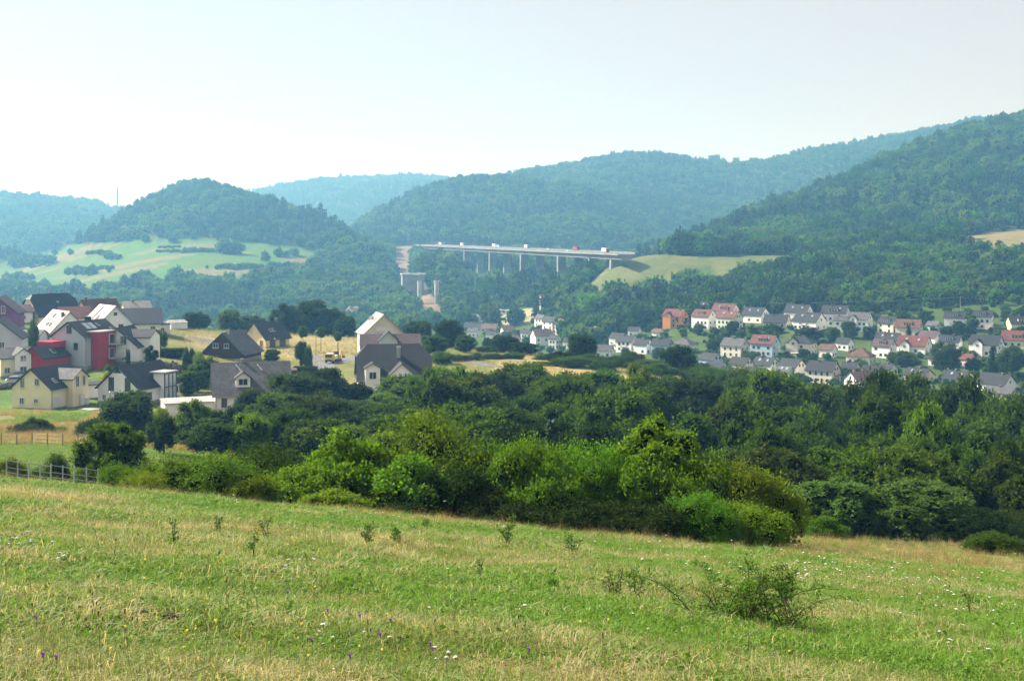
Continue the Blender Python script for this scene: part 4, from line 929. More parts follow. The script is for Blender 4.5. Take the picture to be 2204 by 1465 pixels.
tree(545, 185, 838, 80, 'grey', 'grey-green tree covering the right wall of the tiled house', None, 'broadleaf_tree', 't', 5)
# ---------------------------------------------------------------- the wood between field and town
SKYL = np.array([(540, 880), (570, 850), (600, 812), (640, 800), (680, 792), (730, 786), (765, 830), (800, 852), (850, 822), (900, 776), (940, 770), (1000, 786), (1060, 792), (1110, 802), (1180, 785), (1240, 792), (1300, 788), (1360, 778), (1415, 792), (1450, 838), (1485, 846), (1510, 812), (1560, 802), (1650, 800), (1700, 815), (1800, 832), (1870, 818), (1950, 806), (2050, 815), (2110, 832), (2150, 852), (2204, 842), (2330, 838)], float)
def mark(x):
    for lim, s in ((700, 'below the tiled grey roof'), (830, 'below the road with the yellow truck'), (1010, 'below the slate hipped house'), (1230, 'below the tan field'), (1440, 'below the plateau hedge'), (1640, 'beside the golden field corner'), (1800, 'left of the leaning apple tree'), (2010, 'behind the two apple trees')):
        if x < lim: return s
    return 'towards the right picture edge'
def row(Y, dtop, x0, x1, wm, tints, word, seed, jt=26, ymin=0):
    r = random.Random(seed); x = x0
    while x < x1:
        w = wm * 1.02 * r.uniform(.72, 1.3); wp = w * F / Y; Yt = Y * r.uniform(.93, 1.07)
        d = dtop(x) if callable(dtop) else dtop
        top = max(np.interp(x, SKYL[:, 0], SKYL[:, 1]) + d + r.uniform(-jt * .4, jt), ymin)
        t = r.choice(tints)
        if t == 'conifer': tree(x, Yt, top - 12, wp * .62, 'conifer', 'dark spruce, %s row of the wood, %s' % (word, mark(x)), 'trees of the wood', 'spruce_tree', 'c')
        else:
            cw = {'dark': 'dark green', 'mid': 'mid green', 'light': 'bright green', 'olive': 'yellowish', 'grey': 'grey-green'}[t]
            tree(x, Yt, top, wp, t, '%s tree, %s row of the wood, %s' % (cw, word, mark(x)), 'trees of the wood')
        x += wp * r.uniform(.5, .72)
row(208, lambda x: -9 if x > 1000 else 0, 590, 1440, 8.5, ['dark', 'mid', 'mid', 'light'], 'topmost', 1)
row(200, 0, 1500, 2330, 10.5, ['dark', 'mid', 'mid', 'light'], 'topmost', 2)
row(172, 34, 600, 2330, 9.5, ['dark', 'mid', 'mid'], 'second', 3)
row(142, 72, 620, 2330, 9.0, ['dark', 'mid', 'mid', 'grey'], 'third', 4)
row(116, lambda x: 118 if x > 1250 else 108, 720, 2330, 8.0, ['mid', 'dark', 'grey', 'mid', 'olive'], 'fourth', 5)
row(98, lambda x: np.interp(x, [700, 1300, 1700, 2330], [150, 150, 150, 150]), 1480, 2330, 6.6, ['dark', 'mid', 'mid'], 'lowest', 6)
row(92, 158, 760, 1250, 5.5, ['grey', 'mid', 'dark'], 'lowest', 7)
tree(1186, 86, 890, 62, 'blue', 'blue spruce standing out of the hedge before the dark wood', None, 'blue_spruce', 'c')
tree(2000, 122, 880, 120, 'light', 'pale yellow-flowering tree crown in the right wood', None, 'lime_tree', 't', 3)
tree(1900, 185, 812, 90, 'dark', 'round dark tree top at the upper edge of the right wood', None, 'broadleaf_tree', 't', 4)
# ---------------------------------------------------------------- plateau trees and hedges beyond the wood
PG = 'trees and bushes on the plateau edge'
for x, Y, top, w, tint, lab in [
 (1250, 330, 720, 62, 'dark', 'solitary round dark tree on the plateau before the town'),
 (1462, 320, 745, 78, 'dark', 'second round dark tree on the plateau, nearer the golden field'),
 (900, 385, 692, 66, 'mid', 'green tree right of the tall grey gable house'),
 (965, 370, 690, 64, 'dark', 'tall dark tree right of the tall grey gable house'),
 (1000, 340, 722, 40, 'mid', 'small dark tree right of the tall dark tree'),
 (1085, 350, 722, 60, 'dark', 'dark tree at the left end of the plateau thicket'),
 (1125, 345, 738, 60, 'dark', 'dark tree in the middle of the plateau thicket'),
 (1050, 345, 745, 50, 'mid', 'lower tree at the left foot of the plateau thicket'),
 (930, 330, 722, 60, 'mid', 'bushy green tree behind the slate hipped house'),
 (420, 405, 673, 56, 'dark', 'dark rounded tree behind the road bend left of the brown house'),
 (495, 415, 668, 46, 'mid', 'pointed green tree left of the yellow gable house'),
 (540, 425, 680, 60, 'mid', 'low wide tree left behind the yellow gable house'),
 (615, 425, 655, 50, 'dark', 'left crown of the dark clump behind the yellow gable house'),
 (640, 430, 668, 50, 'mid', 'middle crown of the dark clump behind the yellow gable house'),
 (672, 425, 648, 66, 'dark', 'tallest crown of the dark clump behind the yellow gable house'),
 (715, 425, 666, 60, 'dark', 'right crown of the dark clump behind the yellow gable house'),
 (745, 415, 682, 46, 'dark', 'last low crown of the dark clump behind the yellow gable house'),
 (345, 300, 712, 30, 'light', 'small bright bush at the road end beside the white houses'),
 (72, 285, 694, 22, 'light', 'small bright tree before the pink roofed white house'),
 (322, 262, 745, 28, 'dark', 'dark pyramid tree right of the white gable with six windows'),
 (275, 258, 752, 9, 'dark', 'slim dark cypress before the white gable with six windows'),
 (400, 268, 750, 16, 'mid', 'slim garden tree beside the gravel heap'),
 (414, 268, 752, 16, 'dark', 'second slim garden tree beside the gravel heap'),
 (430, 262, 758, 26, 'light', 'loose light bush left of the brown house'),
 (440, 248, 770, 60, 'light', 'light green bush in the garden behind the tiled house'),
 (405, 235, 800, 50, 'mid', 'scrubby bush on the overgrown plot behind the white house'),
 (425, 240, 785, 40, 'mid', 'taller scrub on the overgrown plot behind the white house'),
 (585, 300, 752, 34, 'mid', 'green bush beside the driveway of the yellow gable house'),
 (650, 285, 736, 28, 'mid', 'clipped upright bush above the dark hedge block'),
 (664, 283, 745, 18, 'mid', 'slim bush at the right of the dark hedge block'),
 (652, 330, 702, 20, 'light', 'young street tree on the left in the tan meadow'),
 (691, 335, 704, 18, 'light', 'young street tree in the middle of the tan meadow'),
 (727, 325, 714, 14, 'light', 'thin young street tree beside the yellow truck'),
 (228, 235, 802, 22, 'yellow', 'pale flowering bush at the red house corner'),
 (232, 250, 786, 16, 'olive', 'yellow-flowering bush by the red house balcony')]:
    tree(x, Y, top, w, tint, lab, PG, 'broadleaf_tree' if w > 40 else 'garden_tree', 'l' if 'young street' in lab else 't' if w > 26 else 's')
r = random.Random(31)
for i, (x, Y, top, w) in enumerate([(1180, 322, 762, 60), (1215, 316, 757, 60), (1275, 312, 762, 70), (1330, 310, 768, 70), (1385, 306, 775, 70), (1230, 300, 768, 80), (1300, 296, 775, 60), (1420, 300, 782, 70), (1500, 296, 788, 70), (1545, 290, 792, 70), (1590, 285, 796, 70), (1360, 318, 758, 50), (1170, 300, 778, 40), (1105, 320, 758, 40), (1020, 312, 760, 44), (985, 308, 765, 40), (1060, 318, 762, 44), (950, 300, 758, 46), (900, 318, 742, 46)]):
    shrub(x, Y, top, w, r.choice(['mid', 'mid', 'light', 'dark']), 'plateau hedge bush %s' % ('near the golden field' if x > 1330 else 'around the solitary round tree' if x > 1150 else 'left of the plateau thicket'), None, 'plateau_bush', 'bushes of the plateau hedge')

# ---------------------------------------------------------------- grass of the field
def grass_mat(name, green, green2, straw, dry):
    m = bpy.data.materials.new(name); m.use_nodes = True; nt = m.node_tree; b = nt.nodes['Principled BSDF']; out = nt.nodes['Material Output']
    at_ = N(nt, 'ShaderNodeAttribute', attribute_name='rnd'); g = N(nt, 'ShaderNodeNewGeometry'); oi = N(nt, 'ShaderNodeObjectInfo')
    c = mixrgb(nt, at_.outputs['Fac'], green, green2)
    mp = N(nt, 'ShaderNodeMapping'); mp.inputs['Scale'].default_value = (.55, 1.0, 0); nt.links.new(g.outputs['Position'], mp.inputs[0])
    n1 = noise(nt, .7, 5, vec=mp.outputs[0], rough=.62)
    ad = N(nt, 'ShaderNodeMath', operation='MULTIPLY_ADD'); nt.links.new(at_.outputs['Fac'], ad.inputs[0]); ad.inputs[1].default_value = .30; nt.links.new(n1, ad.inputs[2])
    a2 = N(nt, 'ShaderNodeMath', operation='MULTIPLY_ADD'); nt.links.new(oi.outputs['Random'], a2.inputs[0]); a2.inputs[1].default_value = .12; nt.links.new(ad.outputs[0], a2.inputs[2])
    f = ramp(nt, a2.outputs[0], dry, dry + .12)
    c = mixrgb(nt, f, c, straw)
    nt.links.new(c, b.inputs['Base Color']); b.inputs['Roughness'].default_value = .6; b.inputs['Specular IOR Level'].default_value = .25
    tr = N(nt, 'ShaderNodeBsdfTranslucent'); tc = mixrgb(nt, 1., c, (1.3, 1.35, .6), 'MULTIPLY'); nt.links.new(tc, tr.inputs['Color'])
    ms = N(nt, 'ShaderNodeMixShader'); ms.inputs[0].default_value = .4; nt.links.new(b.outputs[0], ms.inputs[1]); nt.links.new(tr.outputs[0], ms.inputs[2]); nt.links.new(ms.outputs[0], out.inputs['Surface'])
    return m
G1 = grass_mat('meadow_grass', (.085, .19, .014), (.18, .31, .035), (.46, .38, .22), .78)
G2 = grass_mat('dry_grass', (.17, .21, .05), (.32, .31, .12), (.50, .41, .25), .66)
G3 = grass_mat('tan_grass', (.17, .15, .05), (.30, .20, .10), (.36, .23, .13), .62)
def tuft(seed, nb, h, spread, w, bend, mat, forb=0):
    r = np.random.default_rng(seed); V, Q, rn = [], [], []
    for i in range(nb):
        a = r.uniform(0, 6.28); d = spread * math.sqrt(r.uniform(0, 1)); p = np.array([math.cos(a) * d, math.sin(a) * d, -.02])
        ld = r.uniform(0, 6.28); L = h * r.uniform(.45, 1.15); bd = bend * r.uniform(.3, 1.3) * L
        s = np.array([-math.sin(ld), math.cos(ld), 0]); s = s * math.cos(1.2) + np.array([r.normal(), r.normal(), 0]) * .5; s /= np.linalg.norm(s) + 1e-6
        k = r.uniform(0, 1); ww = w * r.uniform(.6, 1.3)
        mid = p + np.array([math.cos(ld) * bd * .3, math.sin(ld) * bd * .3, L * .6]); tip = p + np.array([math.cos(ld) * bd, math.sin(ld) * bd, L * (1 - .25 * bend)])
        b0 = len(V); V += [p - s * ww / 2, p + s * ww / 2, mid + s * ww * .4, mid - s * ww * .4, tip + s * ww * .08, tip - s * ww * .08]
        Q += [[b0, b0 + 1, b0 + 2, b0 + 3], [b0 + 3, b0 + 2, b0 + 4, b0 + 5]]; rn += [k, k]
    for i in range(forb):
        a = r.uniform(0, 6.28); d = spread * math.sqrt(r.uniform(0, 1)); p = np.array([math.cos(a) * d, math.sin(a) * d, r.uniform(.02, h * .55)])
        nn = unit(np.array([r.normal() * .5, r.normal() * .5, 1])); t = unit(np.cross(nn, r.normal(size=3))); q_ = np.cross(nn, t); s = r.uniform(.012, .03); b0 = len(V); k = r.uniform(0, .5)
        V += [p - t * s, p + q_ * s * .6, p + t * s, p - q_ * s * .6]; Q += [[b0, b0 + 1, b0 + 2, b0 + 3]]; rn += [k]
    return mesh_np('tuft', np.array(V), np.array(Q), mat, attrs={'rnd': ('FACE', 'FLOAT', rn)})
TF = [tuft(1, 28, .11, .17, .009, 1.1, G1, 20), tuft(2, 26, .14, .16, .008, 1.3, G1, 12), tuft(3, 24, .17, .15, .008, 1.1, G1), tuft(4, 20, .09, .18, .011, 1.3, G1, 36), tuft(5, 26, .19, .17, .006, 1.2, G2), tuft(6, 24, .15, .2, .006, 1.6, G2)]
C_TUFT = proto_collection('tuft_kinds', TF)
def grass(name, n, ya, yb, xa, xb, label, pickf, sf, seed, power=1.0, coll=None, keep=None):
    r = np.random.default_rng(seed); t = r.uniform(0, 1, n)
    Y = (ya ** power + t * (yb ** power - ya ** power)) ** (1 / power); px = r.uniform(xa, xb, n); X = (px - CX) / F * Y
    if keep is not None:
        k = keep(X, Y, px); X, Y, px = X[k], Y[k], px[k]
    n = len(X); Z = H(X, Y); s = sf(X, Y, r); pk = pickf(X, Y, r)
    lean = r.normal(size=(n, 2)) * .12
    return scatter(name, np.stack([X, Y, Z], 1), np.stack([s, s, s * r.uniform(.8, 1.25, n)], 1), r.uniform(0, 6.28, n), pk, coll or C_TUFT, label, 'grass', lean)
def pk_field(X, Y, r):
    d = vn(X * .6, Y, 3.2, 41) * .6 + vn(X * .6, Y, .9, 42) * .4 + r.uniform(-.25, .25, len(X))
    return np.where(d > .64, r.integers(4, 6, len(X)), r.integers(0, 4, len(X)))
def sc_field(X, Y, r):
    return (.62 + .85 * vn(X, Y, 1.4, 43)) * (.85 + Y * .012) * r.uniform(.7, 1.2, len(X))
grass('meadow_grass', 72000, 7.5, 46, -180, 2390, 'sunlit green and straw meadow grass covering the foreground slope', pk_field, sc_field, 51, 1.15)
TH = [tuft(11, 26, .55, .22, .007, .5, G3), tuft(12, 24, .7, .22, .006, .45, G3), tuft(13, 22, .5, .25, .008, .6, G2), tuft(14, 20, .45, .2, .012, .7, G1, 10)]
C_HAY = proto_collection('hay_kinds', TH)
def band(X, Y, px):
    py = HY - F * H(X, Y) / Y + (vn(X, Y, 1.5, 61) - .5) * 26
    top = np.interp(px, [1230, 1450, 1700, 2204, 2400], [1140, 1150, 1138, 1160, 1165]); bot = np.interp(px, [1230, 1450, 1700, 1900, 2204, 2400], [1150, 1175, 1205, 1225, 1262, 1275])
    return (py > top) & (py < bot) & (vn(X, Y, 3.0, 67) * .6 + vn(X, Y, .9, 68) * .4 > .48)
grass('tan_hay_grass', 6500, 34, 74, 1230, 2380, 'tall reddish tan grass strip along the lower right field edge', lambda X, Y, r: r.choice(4, len(X), p=[.25, .2, .3, .25]), lambda X, Y, r: r.uniform(.4, .9, len(X)), 52, 1.0, C_HAY, band)
grass('hay_bank_grass', 16000, 132, 206, -80, 640, 'tall pale hay on the bank below the yellow house', lambda X, Y, r: np.where(vn(X, Y, 9, 64) > .35, r.integers(0, 3, len(X)), 3), lambda X, Y, r: r.uniform(1.2, 2.2, len(X)), 53, 1.0, C_HAY, lambda X, Y, px: vn(X, Y, 7, 63) > .25)
grass('pasture_grass', 22000, 44, 132, -80, 700, 'short green pasture grass behind the fence on the left', lambda X, Y, r: r.integers(0, 4, len(X)), lambda X, Y, r: r.uniform(1.0, 1.7, len(X)), 54, 1.2)
grass('edge_grass', 7000, 40, 50, -60, 1500, 'ragged tall grass along the shaded foot of the hedge', lambda X, Y, r: r.choice(4, len(X), p=[.05, .1, .35, .5]), lambda X, Y, r: r.uniform(.45, .85, len(X)), 55, 1.0, C_HAY, lambda X, Y, px: Y > np.interp(px, [0, 560, 1100, 1400], [37, 40, 42, 41]) - 1.5)
grass('plateau_grass', 14000, 215, 420, 330, 1620, 'dry tufty grass on the plateau around the houses', lambda X, Y, r: r.integers(0, 4, len(X)), lambda X, Y, r: r.uniform(.9, 1.9, len(X)), 56, 1.0, C_HAY, lambda X, Y, px: vn(X, Y, 14, 66) > .35)

# ---------------------------------------------------------------- flowers
WHITE = surf('flower_white', (.78, .80, .74), .8, .1, 5); STEMG = surf('flower_stem', (.10, .16, .04), .8, .3, 5)
PURP = surf('flower_purple', (.36, .12, .60), .7, .3, 40); YELL = surf('flower_yellow', (.70, .52, .03), .7, .2, 30); BROWNH = surf('seed_head', (.12, .07, .04), .9, .3, 30)
def umbel(seed, rad, h, k=14):
    r = np.random.default_rng(seed); mb = MB(); mb.tube([(0, 0, -.02), (.01, 0, h * .5), (0, 0, h)], [.004, .004, .003], 4, 1)
    for i in range(k):
        a = i * 2.4; d = rad * math.sqrt((i + .5) / k); c = (math.cos(a) * d, math.sin(a) * d, h + .025 - d * d / rad * .12 + r.normal() * .004)
        mb.bar((0, 0, h - .03), c, .002, .002, 1); s = rad * .27
        mb.add([(c[0] + s * math.cos(t), c[1] + s * math.sin(t), c[2] + (.006 if j % 2 else 0)) for j, t in enumerate(np.arange(6) * 1.047 + a)] + [(c[0], c[1], c[2] + .012)], [(j, (j + 1) % 6, 6) for j in range(6)], 0)
    return mb.mesh('umbel', [WHITE, STEMG])
C_UMB = proto_collection('umbel_kinds', [umbel(1, .045, .34), umbel(2, .035, .42), umbel(3, .05, .28), umbel(4, .03, .36, 9)])
r = np.random.default_rng(77); P = []
for x, y, n, sx, sy in [(1800, 1235, 150, 260, 34), (1480, 1180, 45, 170, 14), (2080, 1290, 70, 140, 50), (1300, 1148, 40, 200, 8), (40, 1185, 14, 60, 14), (140, 1221, 7, 20, 6), (600, 1235, 16, 70, 18), (1600, 1290, 26, 260, 40), (1100, 1330, 10, 400, 70), (750, 1380, 6, 60, 30), (420, 1062, 10, 40, 4), (560, 1082, 14, 120, 8), (950, 1125, 20, 160, 8), (2100, 1400, 8, 90, 40), (960, 1450, 5, 40, 10)]:
    for i in range(n):
        xx, yy = r.normal(x, sx * .6), r.normal(y, sy * .7)
        if yy > 1500: continue
        Yg = hit(xx, yy, 8, 70)
        if Yg[1] < 60: P.append(Yg)
P = np.array(P); n = len(P); s = r.uniform(.32, .6, n) * (.75 + P[:, 1] * .014)
scatter('white_umbel_flowers', P, np.stack([s, s, s], 1), r.uniform(0, 6.28, n), r.integers(0, 4, n), C_UMB, 'white umbel flowers sprinkled through the meadow grass', 'flowers', r.normal(size=(n, 2)) * .2)
def yflow():
    mb = MB(); mb.tube([(0, 0, 0), (0, 0, .2)], .003, 4, 1)
    for i in range(6): mb.add([(math.cos(t) * .014 + math.cos(i) * .012, math.sin(t) * .014 + math.sin(i) * .012, .2 + .012 * (i % 3)) for t in np.arange(5) * 1.257], [(0, 1, 2, 3, 4)], 0)
    return mb.mesh('yflower', [YELL, STEMG])
C_Y = proto_collection('yellow_kinds', [yflow()])
P = np.array([hit(r.uniform(0, 2204), r.uniform(1170, 1460), 8, 60) for _ in range(110)]); P = P[P[:, 1] < 50]; n = len(P); s = r.uniform(.35, .7, n)
scatter('yellow_meadow_flowers', P, np.stack([s, s, s], 1), r.uniform(0, 6.28, n), np.zeros(n), C_Y, 'tiny yellow flowers scattered low in the meadow grass', 'flowers')
def seedhead():
    mb = MB(); mb.tube([(0, 0, 0), (.02, .01, .3), (.03, .03, .55)], [.003, .0025, .002], 4, 1); mb.tube([(.03, .03, .53), (.032, .033, .58)], [.007, .009], 5, 0); mb.bar((.02, .01, .3), (.09, -.02, .46), .003, .003, 1); mb.tube([(.09, -.02, .45), (.092, -.02, .49)], [.006, .008], 5, 0)
    return mb.mesh('seedhead', [BROWNH, surf('dry_stem', (.13, .10, .04), .9, .3, 9)])
C_S = proto_collection('stalk_kinds', [seedhead()])
P = np.array([hit(r.uniform(0, 2204), r.uniform(1130, 1465), 8, 60) for _ in range(170)]); P = P[P[:, 1] < 50]; n = len(P); s = r.uniform(.35, .8, n)
scatter('dry_seed_stalks', P, np.stack([s, s, s], 1), r.uniform(0, 6.28, n), np.zeros(n), C_S, 'thin brown seed stalks standing above the meadow grass', 'grass', r.normal(size=(n, 2)) * .1)
# single purple flowers
for x, y, lab in [(619, 1296, 'single purple flower, brightest, upper left part of the meadow'), (78, 1362, 'purple flower near the left edge of the meadow'), (92, 1452, 'purple flower at the bottom left corner'), (121, 1458, 'second purple flower at the bottom left corner'), (671, 1410, 'purple flower at the bottom of the meadow left of centre'), (705, 1339, 'purple flower left of the pair of pale umbels'), (775, 1352, 'small purple flower above the pair of pale umbels'), (841, 1362, 'purple flower right of the pair of pale umbels'), (920, 1297, 'lone purple flower in mid meadow'), (818, 1395, 'purple flower below the pair of pale umbels'), (926, 1416, 'upper of two purple flowers at bottom centre'), (931, 1428, 'lower of two purple flowers at bottom centre'), (1138, 1428, 'purple flower at the bottom right of centre'), (1665, 1432, 'purple flower below the bramble bush at the bottom'), (753, 1447, 'purple flower at the very bottom left of centre')]:
    p = hit(x, y + 12, 8, 60); e = empty('purple_flower', (p[0], p[1], p[2]), 0, .62); tag(e, lab, 'flower', 'purple flowers in the meadow')
    h_ = .30; MB().tube([(0, 0, -.02), (.01, 0, h_)], .004, 4).build('stem', STEMG, e)
    mb = MB(); mb.tube([(0, 0, h_ - .03), (0, 0, h_)], [.008, .013], 6)
    for i in range(14): a = i * 2.4; mb.add([(0, 0, h_ - .005), (math.cos(a) * .026, math.sin(a) * .026, h_ + .012 + .012 * (i % 3)), (math.cos(a + .5) * .026, math.sin(a + .5) * .026, h_ + .02 + .01 * (i % 2))], [(0, 1, 2)])
    mb.build('flower_head', PURP, e)
# ---------------------------------------------------------------- saplings and the bramble in the field
SAPL = leaf('leaf_sapling', (.055, .10, .028), (.10, .155, .042), .42)
def twigplant(name, x, y, h, w, stems, label, seed, lf=SAPL, ls=.035, arch=.25, dens=1.0, group='saplings in the meadow', y0=9, asym=0):
    r = np.random.default_rng(seed); p = hit(x, y, y0, 60); e = empty(name, (p[0], p[1], p[2] - .02)); tag(e, label, 'shrub' if w > 1 else 'sapling', group)
    mb = MB(); B, A = [], []
    for s_ in range(stems):
        a = r.uniform(0, 6.28); ln = w * .5 * r.uniform(.2, 1); hh = h * r.uniform(.55, 1.0) if s_ else h
        o = np.array([r.normal() * w * .12, r.normal() * w * .08, 0]); t = np.linspace(0, 1, 6)
        if asym: o[0] = r.uniform(-w * .33, w * .33)
        pts = [o + np.array([math.cos(a) * ln * q_ ** 1.4, math.sin(a) * ln * q_ ** 1.4 * .7, hh * (q_ * (1 + arch) - arch * q_ * q_ * q_)]) for q_ in t]
        mb.tube(pts, list(np.linspace(.007, .002, 6) * (1 + h * .5)), 4, cap=False)
        for i in range(int(16 * dens * hh / .6) + 4):
            q_ = r.uniform(.04 if asym else .18, 1) ** (1.5 if asym else 1); k = min(int(q_ * 5), 4); f = q_ * 5 - k; b = pts[k] * (1 - f) + pts[k + 1] * f
            d = unit(np.array([r.normal(), r.normal(), .55])); sl = (w * .10 if asym else w * .16) * (1.1 - q_) + .06
            mb.bar(b, b + d * sl, .003, .003)
            for u_ in np.linspace(.25, 1, 6): B.append(b + d * sl * u_ + r.normal(size=3) * .012); A.append(d)
    mb.build('stems', BARK, e)
    B = np.array(B); m = len(B); a = unit(np.array(A) + r.normal(size=(m, 3)) * .8); nn = unit(r.normal(size=(m, 3)) + np.array([0, 0, .6])); b = unit(np.cross(nn, a)); s = r.uniform(.6, 1.3, (m, 1)) * ls
    V = np.stack([B, B + a * s * .5 + b * s * .28, B + a * s, B + a * s * .5 - b * s * .28], 1).reshape(-1, 3)
    mobj('leaves', mesh_np('leaves', V, np.arange(m * 4).reshape(-1, 4), lf, attrs={'rnd': ('FACE', 'FLOAT', r.uniform(0, 1, m))}), e)
for i, (x, y, hp, lab) in enumerate([(790, 1178, 52, 'blackthorn sapling, first of the row below the hedge'), (853, 1172, 44, 'blackthorn sapling, second of the row below the hedge'), (914, 1141, 28, 'small sapling close under the domed willow'), (1097, 1180, 66, 'leaning sapling with two stems below the middle of the hedge'), (1230, 1200, 55, 'narrow sapling below the bright rounded shrub'), (1033, 1250, 52, 'brown withered thistle in mid meadow'), (1325, 1292, 70, 'left of two dark saplings near the bramble'), (1370, 1298, 80, 'right of two dark saplings near the bramble'), (1190, 1276, 32, 'low spreading seedling left of the two dark saplings'), (2088, 1325, 55, 'lone thin sapling near the right edge'), (545, 1215, 70, 'tall thin thistle in the left meadow'), (577, 1165, 55, 'thin weed below the olive shrub'), (372, 1178, 60, 'thin arching bramble shoot in the left meadow'), (470, 1150, 40, 'small weed in the upper left meadow')]):
    Yg = hit(x, y, 9, 60)[1]; h_ = hp / F * Yg
    twigplant('sapling', x, y, h_, h_ * (.75 if i not in (5, 10, 12) else .4), [5, 5, 4, 6, 4, 2, 6, 5, 5, 2, 2, 3, 3, 3][i], lab, 900 + i, ls=.05 if i < 5 else .04, dens=.6 if i not in (5, 10, 12) else .35)
BRL = leaf('leaf_bramble', (.045, .095, .012), (.10, .17, .02), .42)
twigplant('bramble_bush', 1600, 1342, 0.80, 2.3, 20, 'sprawling wild rose bush with arching shoots in the right meadow', 950, BRL, .042, .6, 2.0, None, asym=1)
twigplant('thistle_plant', 1690, 1312, .75, .55, 6, 'grey-green thistle behind the right end of the wild rose bush', 951, SAPL, .045, .1, 1.6, None)
SOIL = surf('soil', (.06, .038, .026), 1, .4, 20, .8, 30)
for x, y, s, lab in [(362, 1348, .10, 'larger dark molehill in the left meadow'), (308, 1335, .06, 'smaller dark molehill left of the larger one'), (190, 1370, .06, 'crumbled molehill at the lower left')]:
    p = hit(x, y, 9, 60); mb = MB(); r_ = np.random.default_rng(int(x))
    for i in range(26):
        a = r_.uniform(0, 6.28); d = s * math.sqrt(r_.uniform(0, 1)); mb.box((math.cos(a) * d, math.sin(a) * d, max(.02, (s - d) * .55 + .07)), r_.uniform(.25, .5, 3) * s, 0, r_.uniform(0, 3))
    o = mb.build('molehill', SOIL, None, (p[0], p[1], p[2])); tag(o, lab, 'molehill', 'molehills in the meadow')

